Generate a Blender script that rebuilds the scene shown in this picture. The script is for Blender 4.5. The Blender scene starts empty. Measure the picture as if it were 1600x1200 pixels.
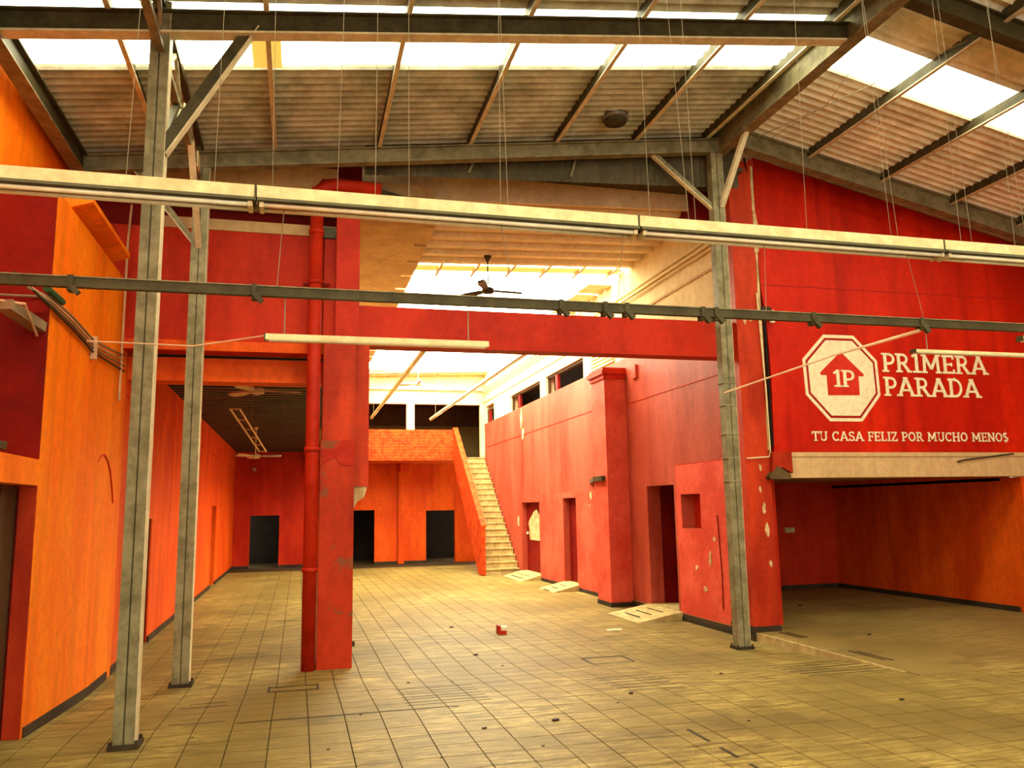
import bpy, math, random
from mathutils import Vector, Matrix
random.seed(7)
S = bpy.context.scene
COL = S.collection

# ------------------------------------------------------------ camera / world / exposure
RW = ((0.9677, 0.0220, 0.2516), (-0.2515, 0.1508, 0.9560), (-0.0169, -0.9883, 0.1514))   # rows: world axes in lens axes
cam = bpy.data.cameras.new('camera')
cam.sensor_width = 36.0
cam.lens = 36.0 * 1270 / 1600
cam.clip_end = 200
co = bpy.data.objects.new('camera', cam)
COL.objects.link(co)
M = Matrix.Identity(4)
for r in range(3):
    M[r][0] = RW[r][0]; M[r][1] = -RW[r][1]; M[r][2] = -RW[r][2]
M[0][3], M[1][3], M[2][3] = 0, 0, 1.7
co.matrix_world = M
S.camera = co
S.view_settings.view_transform = 'Standard'
S.view_settings.look = 'None'
S.view_settings.gamma = 1
S.view_settings.use_curve_mapping = False
S.view_settings.exposure = 0.2
SKY_GLOW = 9.5          # daylight through the translucent roof sheets
W = bpy.data.worlds.new('sky'); S.world = W; W.use_nodes = True
bg = W.node_tree.nodes['Background']
bg.inputs[0].default_value = (1.0, 0.96, 0.68, 1); bg.inputs[1].default_value = 2.7

# ------------------------------------------------------------ materials
def mat(name, col, col2=None, wear=None, wear_amt=0.0, rough=0.6, scale=1.5, bump=0.15, bscale=25, metal=0.0,
        streak=0.0, grime=0.0, spec=0.12, wscale=2.2):
    m = bpy.data.materials.new(name); m.use_nodes = True
    nt = m.node_tree; N = nt.nodes; L = nt.links
    b = N['Principled BSDF']
    b.inputs['Roughness'].default_value = rough
    b.inputs['Metallic'].default_value = metal
    b.inputs['Specular IOR Level'].default_value = spec
    g = N.new('ShaderNodeNewGeometry')
    col2 = col2 or tuple(c * 0.75 for c in col)
    n1 = N.new('ShaderNodeTexNoise'); n1.inputs['Scale'].default_value = scale; n1.inputs['Detail'].default_value = 6
    n1.inputs['Roughness'].default_value = 0.65
    mp = N.new('ShaderNodeMapping')
    mp.inputs['Scale'].default_value = (1, 1, 0.35 if streak else 1)
    L.new(g.outputs['Position'], mp.inputs[0]); L.new(mp.outputs[0], n1.inputs['Vector'])
    cr = N.new('ShaderNodeValToRGB'); cr.color_ramp.elements[0].position = 0.40; cr.color_ramp.elements[1].position = 0.60
    cr.color_ramp.elements[0].color = (*col2, 1); cr.color_ramp.elements[1].color = (*col, 1)
    L.new(n1.outputs[0], cr.inputs[0])
    out = cr.outputs[0]
    n3 = N.new('ShaderNodeTexNoise'); n3.inputs['Scale'].default_value = 11; n3.inputs['Detail'].default_value = 7; n3.inputs['Roughness'].default_value = 0.75
    L.new(g.outputs['Position'], n3.inputs['Vector'])
    c3 = N.new('ShaderNodeValToRGB'); c3.color_ramp.elements[0].position = 0.36; c3.color_ramp.elements[1].position = 0.62
    c3.color_ramp.elements[0].color = (0.85, 0.84, 0.83, 1); c3.color_ramp.elements[1].color = (1.04, 1.04, 1.04, 1)
    L.new(n3.outputs[0], c3.inputs[0])
    m3 = N.new('ShaderNodeMix'); m3.data_type = 'RGBA'; m3.blend_type = 'MULTIPLY'; m3.inputs[0].default_value = 1.0
    L.new(out, m3.inputs[6]); L.new(c3.outputs[0], m3.inputs[7]); out = m3.outputs[2]
    if streak:
        n = N.new('ShaderNodeTexNoise'); n.inputs['Scale'].default_value = 3.2; n.inputs['Detail'].default_value = 5
        mq = N.new('ShaderNodeMapping'); mq.inputs['Scale'].default_value = (1.6, 1.6, 0.10)
        L.new(g.outputs['Position'], mq.inputs[0]); L.new(mq.outputs[0], n.inputs['Vector'])
        c2 = N.new('ShaderNodeValToRGB'); c2.color_ramp.elements[0].position = 0.52; c2.color_ramp.elements[1].position = 0.75
        c2.color_ramp.elements[0].color = (0, 0, 0, 1); c2.color_ramp.elements[1].color = (streak, streak, streak, 1)
        L.new(n.outputs[0], c2.inputs[0])
        mx = N.new('ShaderNodeMix'); mx.data_type = 'RGBA'
        L.new(c2.outputs[0], mx.inputs[0]); L.new(out, mx.inputs[6]); mx.inputs[7].default_value = (*[c * 0.45 for c in col2], 1)
        out = mx.outputs[2]
    if wear:
        n = N.new('ShaderNodeTexNoise'); n.inputs['Scale'].default_value = wscale; n.inputs['Detail'].default_value = 9
        n.inputs['Roughness'].default_value = 0.72
        L.new(g.outputs['Position'], n.inputs['Vector'])
        c2 = N.new('ShaderNodeValToRGB'); e = 0.74 - 0.16 * wear_amt
        c2.color_ramp.elements[0].position = e; c2.color_ramp.elements[1].position = e + 0.03
        L.new(n.outputs[0], c2.inputs[0])
        mx = N.new('ShaderNodeMix'); mx.data_type = 'RGBA'
        L.new(c2.outputs[0], mx.inputs[0]); L.new(out, mx.inputs[6]); mx.inputs[7].default_value = (*wear, 1)
        out = mx.outputs[2]
    L.new(out, b.inputs['Base Color'])
    if bump:
        n = N.new('ShaderNodeTexNoise'); n.inputs['Scale'].default_value = bscale; n.inputs['Detail'].default_value = 4
        L.new(g.outputs['Position'], n.inputs['Vector'])
        bp = N.new('ShaderNodeBump'); bp.inputs['Strength'].default_value = bump; bp.inputs['Distance'].default_value = 0.02
        L.new(n.outputs[0], bp.inputs['Height']); L.new(bp.outputs[0], b.inputs['Normal'])
    return m

def glow(name, col, s, base=(0.8, 0.8, 0.75)):
    m = bpy.data.materials.new(name); m.use_nodes = True
    nt = m.node_tree; b = nt.nodes['Principled BSDF']
    b.inputs['Base Color'].default_value = (*base, 1)
    b.inputs['Emission Color'].default_value = (*col, 1); b.inputs['Emission Strength'].default_value = s
    return m

ORANGE = mat('orange_wall_paint', (0.98, 0.245, 0.004), (0.92, 0.165, 0.003), wear=(0.32, 0.06, 0.01), wear_amt=0.15, rough=0.55, streak=0.45, scale=1.1)
ORANGE2 = mat('orange_red_wall_paint', (0.80, 0.11, 0.006), (0.64, 0.060, 0.003), rough=0.55, streak=0.4)
PINK = mat('haze_tinted_red_paint', (0.50, 0.088, 0.052), (0.36, 0.048, 0.026), wear=(0.42, 0.05, 0.03), wear_amt=0.3, rough=0.5, streak=0.45, scale=0.9)  # pinkish tint puts the lighting haze over the red wall into its colour
PINKLOW = mat('fresher_red_wall_paint', (0.74, 0.105, 0.062), (0.60, 0.055, 0.030), wear=(0.80, 0.50, 0.28), wear_amt=0.5, rough=0.5, scale=1.4)
RED = mat('red_sign_wall_paint', (0.60, 0.018, 0.002), (0.42, 0.009, 0.001), rough=0.5, streak=0.55, scale=0.8)
PILLAR = mat('worn_red_pillar_paint', (0.55, 0.045, 0.010), (0.33, 0.020, 0.005), wear=(0.60, 0.26, 0.10), wear_amt=0.35, rough=0.5, scale=1.6, streak=0.5, wscale=1.7)
MIDRED = mat('red_pillar_paint', (0.46, 0.032, 0.006), (0.28, 0.016, 0.003), wear=(0.22, 0.055, 0.02), wear_amt=1.1, rough=0.5, scale=1.4, streak=0.5)
BEAMRED = mat('red_beam_paint', (0.50, 0.024, 0.006), (0.36, 0.014, 0.003), wear=(0.6, 0.10, 0.05), wear_amt=0.2, rough=0.5)
MAROON = mat('maroon_paint_and_shade', (0.20, 0.004, 0.001), (0.13, 0.002, 0.001), rough=0.6)  # maroon paint; also painted-in darkness for the barely lit alcoves
SHADED = mat('deep_red_paint_and_shade', (0.56, 0.030, 0.006), (0.40, 0.016, 0.003), rough=0.55, streak=0.3)  # deep red; on dim walls it also carries their shade
BRICKRED = mat('orange_brick_coat', (0.62, 0.070, 0.008), (0.40, 0.030, 0.003), rough=0.7, bump=0.7, bscale=9, scale=6)
CREAM = mat('cream_plaster', (0.78, 0.64, 0.36), (0.68, 0.54, 0.28), wear=(0.5, 0.33, 0.16), wear_amt=0.15, rough=0.8)
PEACH = mat('aged_cream_plaster', (0.62, 0.42, 0.21), (0.52, 0.34, 0.16), rough=0.8, streak=0.3)
STEEL = mat('grey_steel_paint', (0.26, 0.23, 0.13), (0.16, 0.14, 0.075), rough=0.5, scale=6, bump=0.05, metal=0.1)
STEELD = mat('dark_and_shaded_steel', (0.075, 0.065, 0.03), (0.05, 0.042, 0.02), rough=0.5, scale=6, bump=0.05, metal=0.1)  # dark steel; also paints in shaded webs and gaps
STEELL = mat('pale_and_lit_steel', (0.70, 0.62, 0.40), (0.55, 0.48, 0.30), rough=0.5, scale=6, bump=0.05)  # pale steel; also paints in faces that catch the light
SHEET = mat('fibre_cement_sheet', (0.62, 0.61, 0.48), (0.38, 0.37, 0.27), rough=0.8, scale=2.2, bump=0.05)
SHEETR = mat('bounce_lit_cement_sheet', (0.96, 0.90, 0.78), (0.74, 0.67, 0.55), rough=0.8, scale=2.2, bump=0.05)  # paler, warmer copy: light bounced onto the right slope is painted in
SHEETD = mat('dark_metal_sheet', (0.11, 0.09, 0.055), (0.07, 0.06, 0.035), rough=0.6, scale=2)
BLACKSHEET = mat('blackened_sheet', (0.045, 0.035, 0.025), (0.025, 0.02, 0.015), rough=0.5, spec=0.5)
CANAL = mat('cream_roof_panel', (0.80, 0.64, 0.42), (0.68, 0.52, 0.32), rough=0.8)
LAMPW = mat('yellowed_enamel', (0.80, 0.68, 0.38), (0.66, 0.54, 0.28), wear=(0.4, 0.32, 0.16), wear_amt=0.1, rough=0.45, scale=8, bump=0.0)
TUBEW = mat('unlit_lamp_tube', (0.82, 0.78, 0.62), (0.75, 0.7, 0.52), rough=0.2, bump=0)
DARK = mat('black_and_unlit_void', (0.018, 0.012, 0.010), (0.012, 0.008, 0.006), rough=0.9, bump=0)  # near-black for cables, and for painted darkness in unlit rooms and gaps
OLIVE = mat('olive_wall_paint', (0.20, 0.16, 0.055), (0.16, 0.125, 0.04), rough=0.7)
BROWN = mat('brown_door_frame', (0.085, 0.045, 0.02), (0.055, 0.03, 0.012), rough=0.5)
SHUT = mat('weathered_shutter', (0.40, 0.34, 0.17), (0.24, 0.2, 0.09), wear=(0.1, 0.08, 0.03), wear_amt=0.4, rough=0.7, scale=5)
BASE = mat('dark_skirting', (0.05, 0.035, 0.02), (0.03, 0.02, 0.012), rough=0.6)
GROUT = mat('floor_grout', (0.07, 0.042, 0.015), (0.04, 0.025, 0.01), rough=0.9)
STEP = mat('stair_tile', (0.50, 0.39, 0.17), (0.36, 0.26, 0.10), rough=0.6, scale=5)
CONC = mat('bare_concrete', (0.13, 0.085, 0.035), (0.07, 0.045, 0.02), rough=0.9, bump=0.6)
WHITE = mat('sign_white_paint', (0.84, 0.76, 0.52), (0.76, 0.68, 0.44), rough=0.6, scale=14)
SIGNRED = mat('sign_dark_red_paint', (0.34, 0.012, 0.006), (0.28, 0.010, 0.005), rough=0.5)
SIGNR2 = mat('sign_red_paint', (0.60, 0.030, 0.014), (0.5, 0.022, 0.010), rough=0.5)
WIRE = mat('dull_wire', (0.30, 0.25, 0.16), rough=0.5, bump=0)
CORD = mat('pinkish_cord', (0.62, 0.36, 0.20), rough=0.6, bump=0)
CABLE = mat('grey_cable', (0.30, 0.20, 0.11), rough=0.6, bump=0)
GREEN = mat('green_cable_tape', (0.03, 0.09, 0.03), rough=0.6, bump=0)
FANW = mat('fan_enamel', (0.66, 0.55, 0.38), rough=0.4, bump=0)
FAND = mat('dark_fan_enamel', (0.06, 0.04, 0.02), rough=0.4, bump=0)
PEEL = mat('exposed_plaster', (0.70, 0.52, 0.27), (0.42, 0.26, 0.11), rough=0.9, scale=7)
SKYL = glow('translucent_roof_sheet', (1.0, 0.97, 0.68), SKY_GLOW)
SKYY = glow('yellow_sheet_and_lit_beam', (1.0, 0.60, 0.10), 0.75, (0.45, 0.3, 0.08))  # yellow sheet patch; also the painted glow of the lit skylight beam
SKYA = glow('translucent_atrium_panel', (1.0, 0.97, 0.68), 17.0)

def floor_mat(name, seed, base, dark, light, rough):
    m = bpy.data.materials.new(name); m.use_nodes = True
    nt = m.node_tree; N = nt.nodes; L = nt.links; b = N['Principled BSDF']
    g = N.new('ShaderNodeNewGeometry')
    mp = N.new('ShaderNodeMapping'); mp.inputs['Location'].default_value = (seed, seed * 2, 0)
    L.new(g.outputs['Position'], mp.inputs[0])
    def noise(sc, det, ro=0.6, st=(1, 1, 1)):
        q = N.new('ShaderNodeMapping'); q.inputs['Scale'].default_value = st
        L.new(mp.outputs[0], q.inputs[0])
        n = N.new('ShaderNodeTexNoise'); n.inputs['Scale'].default_value = sc; n.inputs['Detail'].default_value = det; n.inputs['Roughness'].default_value = ro
        L.new(q.outputs[0], n.inputs['Vector']); return n.outputs[0]
    def ramp(src, stops):
        c = N.new('ShaderNodeValToRGB'); c.color_ramp.elements[0].position = stops[0][0]; c.color_ramp.elements[0].color = (*stops[0][1], 1)
        c.color_ramp.elements[1].position = stops[-1][0]; c.color_ramp.elements[1].color = (*stops[-1][1], 1)
        for p, cc in stops[1:-1]:
            e = c.color_ramp.elements.new(p); e.color = (*cc, 1)
        L.new(src, c.inputs[0]); return c.outputs[0]
    def mix(f, a, c, mode='MIX'):
        x = N.new('ShaderNodeMix'); x.data_type = 'RGBA'; x.blend_type = mode
        if isinstance(f, float): x.inputs[0].default_value = f
        else: L.new(f, x.inputs[0])
        L.new(a, x.inputs[6])
        if isinstance(c, tuple): x.inputs[7].default_value = (*c, 1)
        else: L.new(c, x.inputs[7])
        return x.outputs[2]
    fine = ramp(noise(6, 9, 0.8, (0.5, 2.6, 1)), [(0.40, dark), (0.5, base), (0.59, light)])
    big = ramp(noise(0.55, 5, 0.6), [(0.40, (1, 1, 1)), (0.60, (0, 0, 0))])
    o = mix(big, fine, tuple(c * 0.72 for c in base))
    sp = ramp(noise(1.3, 7, 0.7), [(0.60, (0, 0, 0)), (0.70, (0.65, 0.65, 0.65))])
    o = mix(sp, o, tuple(c * 0.42 for c in base))
    sm = ramp(noise(0.9, 6, 0.62, (1.0, 1.7, 1)), [(0.56, (0, 0, 0)), (0.66, (0.55, 0.55, 0.55))])
    o = mix(sm, o, (base[0] * 0.35, base[1] * 0.36, base[2] * 0.40))
    oi = N.new('ShaderNodeObjectInfo')
    tone = ramp(oi.outputs['Random'], [(0, (0.88, 0.88, 0.86)), (1, (1.05, 1.04, 1.0))])
    o = mix(1.0, o, tone, 'MULTIPLY')
    L.new(o, b.inputs['Base Color'])
    b.inputs['Roughness'].default_value = rough; b.inputs['Specular IOR Level'].default_value = 0.10
    bp = N.new('ShaderNodeBump'); bp.inputs['Strength'].default_value = 0.6; bp.inputs['Distance'].default_value = 0.01
    L.new(noise(14, 5, 0.7, (0.6, 2.0, 1)), bp.inputs['Height']); L.new(bp.outputs[0], b.inputs['Normal'])
    return m
TILE = floor_mat('worn_floor_tile', 3.0, (0.245, 0.172, 0.048), (0.125, 0.080, 0.020), (0.44, 0.335, 0.105), 0.5)
PLAT = floor_mat('worn_platform_tile', 9.0, (0.27, 0.185, 0.058), (0.175, 0.11, 0.030), (0.38, 0.275, 0.10), 0.5)

# ------------------------------------------------------------ mesh helpers
ORG = {}
def org(o): return ORG.get(o.name, Vector((0, 0, 0))) if o else Vector((0, 0, 0))
class MB:
    def __init__(s): s.v = []; s.f = []
    def add(s, vs, fs):
        k = len(s.v); s.v += [tuple(p) for p in vs]; s.f += [tuple(k + i for i in f) for f in fs]; return s
    def box(s, x0, x1, y0, y1, z0, z1):
        v = [(x, y, z) for z in (z0, z1) for y in (y0, y1) for x in (x0, x1)]
        return s.add(v, [(0, 2, 3, 1), (4, 5, 7, 6), (0, 1, 5, 4), (2, 6, 7, 3), (0, 4, 6, 2), (1, 3, 7, 5)])
    def bar(s, a, b, w, h, up=(0, 0, 1)):
        a = Vector(a); b = Vector(b); d = (b - a).normalized(); up = Vector(up)
        if abs(d.dot(up)) > 0.98: up = Vector((0, 1, 0))
        x = d.cross(up).normalized(); u = x.cross(d).normalized()
        v = [p + x * i * w / 2 + u * j * h / 2 for p in (a, b) for j in (-1, 1) for i in (-1, 1)]
        return s.add(v, [(0, 1, 3, 2), (4, 6, 7, 5), (0, 4, 5, 1), (2, 3, 7, 6), (0, 2, 6, 4), (1, 5, 7, 3)])
    def tube(s, pts, r, n=8, caps=True):
        pts = [Vector(p) for p in pts]; rings = []
        for i, p in enumerate(pts):
            d = (pts[min(i + 1, len(pts) - 1)] - pts[max(i - 1, 0)]).normalized()
            up = Vector((0, 0, 1)) if abs(d.z) < 0.9 else Vector((0, 1, 0))
            x = d.cross(up).normalized(); u = x.cross(d).normalized()
            rr = r[i] if isinstance(r, (list, tuple)) else r
            rings.append([p + (x * math.cos(t) + u * math.sin(t)) * rr for t in [2 * math.pi * k / n for k in range(n)]])
        v = [q for ring in rings for q in ring]; f = []
        for i in range(len(pts) - 1):
            for k in range(n):
                a, b = i * n + k, i * n + (k + 1) % n
                f.append((a, b, b + n, a + n))
        if caps: f += [tuple(range(n))[::-1], tuple(range(len(v) - n, len(v)))]
        return s.add(v, f)
    def prism(s, poly, axis, a, b):
        """poly: 2D points in the plane normal to axis; extruded from a to b."""
        def P(p, t):
            return {'x': (t, p[0], p[1]), 'y': (p[0], t, p[1]), 'z': (p[0], p[1], t)}[axis]
        n = len(poly); v = [P(p, a) for p in poly] + [P(p, b) for p in poly]
        f = [tuple(range(n))[::-1], tuple(range(n, 2 * n))] + [(i, (i + 1) % n, (i + 1) % n + n, i + n) for i in range(n)]
        return s.add(v, f)
    def strip(s, profile, fa, fb):
        """closed profile points mapped by fa / fb to 3D at the two ends."""
        n = len(profile); v = [fa(p) for p in profile] + [fb(p) for p in profile]
        f = [(i, (i + 1) % n, (i + 1) % n + n, i + n) for i in range(n)]
        f += [(i, i + 1, n - 2 - i, n - 1 - i) for i in range(n // 2 - 1)]
        f += [(n + n - 1 - i, n + n - 2 - i, n + i + 1, n + i) for i in range(n // 2 - 1)]
        return s.add(v, f)

def obj(name, mb, m, parent=None, origin=None):
    vs = [Vector(p) for p in mb.v]
    if parent is not None:
        o0 = org(parent)
    elif origin is not None:
        o0 = Vector(origin)
    else:
        o0 = Vector((sum(p.x for p in vs) / len(vs), sum(p.y for p in vs) / len(vs), min(p.z for p in vs)))
    me = bpy.data.meshes.new(name)
    me.from_pydata([tuple(p - o0) for p in vs], [], mb.f)
    me.materials.append(m); me.validate()
    import bmesh
    bm = bmesh.new(); bm.from_mesh(me); bmesh.ops.recalc_face_normals(bm, faces=bm.faces); bm.to_mesh(me); bm.free()
    o = bpy.data.objects.new(name, me); COL.objects.link(o)
    if parent is not None: o.parent = parent
    else: o.location = o0
    ORG[o.name] = o0.copy()
    return o
def smooth(o):
    for p in o.data.polygons: p.use_smooth = True
    return o
def tag(o, label=None, cat=None, group=None, kind=None):
    if label: o['label'] = label
    if cat: o['category'] = cat
    if group: o['group'] = group
    if kind: o['kind'] = kind
    return o
def thing(name, loc, label, cat, group=None, kind=None):
    o = bpy.data.objects.new(name, None); COL.objects.link(o); o.location = loc; o.empty_display_size = 0.1
    ORG[o.name] = Vector(loc)
    return tag(o, label, cat, group, kind)
def struct(name, mb, m, parent=None, label=None):
    o = obj(name, mb, m, parent)
    if parent is None: o['kind'] = 'structure'
    if label: o['label'] = label
    return o
def dup(src, loc, label=None, group=None):
    r = src.copy(); COL.objects.link(r); r.location = loc; ORG[r.name] = Vector(loc)
    if label: r['label'] = label
    if group: r['group'] = group
    for ch in list(src.children):
        c = ch.copy(); COL.objects.link(c); c.parent = r
        for g in list(ch.children):
            d = g.copy(); COL.objects.link(d); d.parent = c
    return r
def walls(mb, axis, a, b, u0, u1, z0, z1, holes=()):
    """slab of a..b along axis ('x' or 'y'), u = other horizontal axis, with rectangular holes (u0,u1,z0,z1)."""
    us = sorted({u0, u1} | {max(u0, min(u1, h[i])) for h in holes for i in (0, 1)})
    for i in range(len(us) - 1):
        ua, ub = us[i], us[i + 1]
        if ub - ua < 1e-4: continue
        mid = (ua + ub) / 2; cuts = sorted([(h[2], h[3]) for h in holes if h[0] <= mid <= h[1]])
        z = z0
        for c0, c1 in cuts + [(z1, z1)]:
            if c0 - z > 1e-4:
                if axis == 'x': mb.box(a, b, ua, ub, z, c0)
                else: mb.box(ua, ub, a, b, z, c0)
            z = max(z, c1)
    return mb

# ------------------------------------------------------------ heights
ZF = -0.115                                   # sunken hall floor; 0 is the near floor
def zl(x): return 6.196 + 0.128 * x          # left roof sheets
def zr(x): return 7.05 - 0.21 * (x - 5.65)   # right roof sheets
def zc(x): return 5.98 + 0.037 * x           # inner court roof

# ------------------------------------------------------------ floor
fl = obj('floor', MB().box(-6, 11.6, -7, 7.3, -0.35, -0.011).box(6.0, 11.6, 7.3, 15.1, -0.35, -0.011).box(-2.4, 6.3, 9.3, 32.2, -0.45, ZF - 0.011)
         .prism([(7.3, -0.012), (9.3, ZF - 0.012), (9.3, -0.4), (7.3, -0.4)], 'x', -2.4, 6.0), GROUT, origin=(0, 0, 0))
fl['kind'] = 'structure'
P = 0.2965
def fz(y): return 0.0 if y <= 7.3 else (ZF if y >= 9.3 else ZF * (y - 7.3) / 2.0)
def tile_verts(x0, x1, y0, y1, z0f, z1f, th=0.012, g=0.0042):
    x0 += g; x1 -= g; y0 += g; y1 -= g
    return [(x0, y0, z0f - th), (x1, y0, z0f - th), (x1, y1, z1f - th), (x0, y1, z1f - th), (x0, y0, z0f), (x1, y0, z0f), (x1, y1, z1f), (x0, y1, z1f)]
TF = [(4, 5, 6, 7), (0, 1, 5, 4), (1, 2, 6, 5), (2, 3, 7, 6), (3, 0, 4, 7)]
tm = MB().add(tile_verts(0, P, 0, P, 0, 0), TF)
tme = bpy.data.meshes.new('tile'); tme.from_pydata(tm.v, [], tm.f); tme.materials.append(TILE)
cands = []
X0 = 0.12 - 9 * P; Y0 = 6.21 - 50 * P
field = MB(); ramp_t = MB()
for i in range(-12, 48):
    for j in range(0, 120):
        x = X0 + i * P; y = Y0 + j * P
        if x + P > 11.6 or x < -6 or y > 32: continue
        if y < -7: continue
        if y + P <= 7.35:
            # seen by the lens from about y = 5 on
            d = math.hypot(x - 0, y)
            if y > 4.4 and -0.33 < x / y < 1.15: cands.append((d, x, y))
            elif x > -2.6 or y < 7: field.add(tile_verts(x, x + P, y, y + P, 0, 0), TF)
        elif x < 5.95 and x > -2.45:
            field.add(tile_verts(x, min(x + P, 5.985), y, y + P, fz(y), fz(y + P)), TF)
cands.sort()
for k, (d, x, y) in enumerate(cands):
    if k < 300:
        o = bpy.data.objects.new('tile', tme); COL.objects.link(o); o.location = (x, y, random.uniform(-0.0008, 0.0008)); o.parent = fl
    else:
        field.add(tile_verts(x, x + P, y, y + P, 0, 0), TF)
f2 = obj('tile_field', field, TILE, fl); f2['kind'] = 'stuff'
pl = MB()
for i in range(0, 20):
    for j in range(0, 28):
        x = 6.0 + i * P * 0.94; y = 7.102 + j * P * 0.965
        if x + 0.28 > 11.6: continue
        if y > 10.0 and x > 10.5: continue
        pl.add(tile_verts(x, x + P * 0.94, y, y + P * 0.965, 0, 0, g=0.0006), TF)
o = obj('platform_tile_field', pl, PLAT, fl); o['kind'] = 'stuff'
o = obj('platform_edge', MB().prism([(7.3, -0.002), (10.7, -0.002), (10.7, ZF - 0.02), (9.3, ZF - 0.02)], 'x', 5.97, 6.02), STEP, fl)
# grooves cut for grip across the short ramp
gr = MB()
def groove(x0, x1, y, w=0.024):
    gr.add([(x0, y, fz(y) + 0.0015), (x1, y - 0.0, fz(y) + 0.0015), (x1, y + w, fz(y + w) + 0.0015), (x0, y + w, fz(y + w) + 0.0015),
            (x0, y, fz(y) - 0.004), (x1, y, fz(y) - 0.004), (x1, y + w, fz(y + w) - 0.004), (x0, y + w, fz(y + w) - 0.004)],
           [(0, 1, 2, 3), (0, 4, 5, 1), (1, 5, 6, 2), (2, 6, 7, 3), (3, 7, 4, 0)])
for k in range(7): groove(0.98, 1.75, 7.56 + k * 0.155)
for k in range(6): groove(3.0 , 3.62, 7.45 + k * 0.17)
for k in range(6): groove(5.0, 5.95, 7.48 + k * 0.16)
for (x0, x1, y) in [(-0.95, -0.62, 8.5), (-1.0, -0.6, 8.3), (-0.99, -0.55, 7.49), (-0.45, 1.4, 7.36)]: groove(x0, x1, y)
o = obj('grip_groove', gr, BASE, fl); o['kind'] = 'stuff'
for (x0, y0, y1) in [(2.92, 5.69, 6.03), (2.92, 5.28, 5.52), (2.92, 4.9, 5.13)]:
    obj('drain_slot', MB().box(x0, x0 + 0.028, y0, y1, -0.006, 0.0025), BASE, fl)
for (x0, x1, y0, y1) in [(6.25, 6.3, 9.5, 10.0), (6.33, 6.38, 9.5, 9.98), (6.2, 6.24, 7.9, 8.5), (6.27, 6.31, 7.85, 8.45)]:
    obj('drain_slot', MB().box(x0, x1, y0, y1, -0.006, 0.0025), GROUT, fl)
def cover(x0, x1, y0, y1, label):
    z = fz((y0 + y1) / 2)
    t = thing('floor_hatch', ((x0 + x1) / 2, (y0 + y1) / 2, z), label, 'hatch', kind=None)
    fr = MB(); w = 0.022; za, zb = fz(y0), fz(y1)
    for (a, b, c, d) in [(x0, x1, y0, y0 + w), (x0, x1, y1 - w, y1), (x0, x0 + w, y0, y1), (x1 - w, x1, y0, y1)]:
        zz = fz((c + d) / 2); fr.box(a, b, c, d, zz - 0.01, zz + 0.006)
    obj('frame', fr, BASE, t)
    obj('lid', MB().add(tile_verts(x0 + w, x1 - w, y0 + w, y1 - w, za + 0.002, zb + 0.002, g=0.006), TF), TILE, t)
cover(-0.26, 0.25, 8.92, 9.24, 'narrow rectangular floor hatch in front of the red pillar foot')
cover(3.36, 3.9, 9.3, 9.72, 'larger floor hatch on the open floor left of the grey ridge column')

# ------------------------------------------------------------ walls
WL = MB()
walls(WL, 'x', -2.8, -2.6, -7, 10.4, -0.3, 6.3)
struct('wall_left', WL, ORANGE)
# lower left storey block standing out from the wall
b1 = MB()
walls(b1, 'x', -2.18, -2.05, 7.42, 10.35, -0.4, 4.47)
b1.box(-2.6, -2.18, 7.42, 10.35, 4.33, 4.47)
wb = struct('wall_left_block', b1, ORANGE)
struct('wall_left_block_face', MB().box(-2.61, -2.18, 7.44, 7.6, -0.3, 4.33), MAROON, wb)
obj('face_front', MB().box(-2.61, -2.056, 7.40, 7.42, 2.165, 3.38), MAROON, wb)
obj('face_upper_band', MB().box(-2.61, -2.056, 7.39, 7.42, 3.38, 4.47), mat('faded_maroon_paint', (0.27, 0.008, 0.002), (0.2, 0.005, 0.001)), wb)
# lintel beam running towards the viewer over the left doorway
t = thing('lintel_beam', (-2.11, 4, 1.95), 'orange lintel beam over the doorway at the left edge', 'beam')
obj('beam', MB().box(-2.18, -2.052, 1.0, 7.42, 1.95, 2.16), ORANGE, t)
obj('metal_bracket', MB().box(-2.3, -2.2, 6.2, 7.1, 2.22, 2.28), STEELD, t)
d = thing('door_1', (-2.3, 6.9, 0), 'weathered sheet metal door in dark brown frame at the left edge', 'door', kind='structure')
del d['category']; del d['label']
obj('door_post', MB().box(-2.34, -2.2, 7.02, 7.42, -0.01, 1.95).box(-2.24, -2.2, 6.95, 7.04, -0.01, 1.95), BROWN, d)
dp = MB()
dp.box(-2.31, -2.27, 4.2, 6.98, 0.02, 1.93)
lf = obj('door_leaf', dp, SHUT, d)
rb = MB()
for k in range(9): rb.box(-2.275, -2.262, 4.25 + k * 0.3, 4.27 + k * 0.3, 0.05, 1.9)
obj('rib', rb, SHUT, lf)
obj('jamb_reveal', MB().box(-2.181, -2.055, 7.405, 7.42, -0.02, 1.95), PILLAR, d)
# cornice gutter on top of the block
t = thing('roof_gutter', (-2.1, 8.9, 4.47), 'short orange sloped cornice projecting atop the near orange wall', 'cornice')
obj('cornice_slab', MB().prism([(-2.22, 4.50), (-1.92, 4.60), (-1.92, 4.65), (-2.3, 4.65)], 'y', 8.0, 9.75), ORANGE, t)
obj('cornice_foot', MB().box(-2.32, -2.2, 8.0, 9.7, 4.47, 4.6), ORANGE, t)
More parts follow.
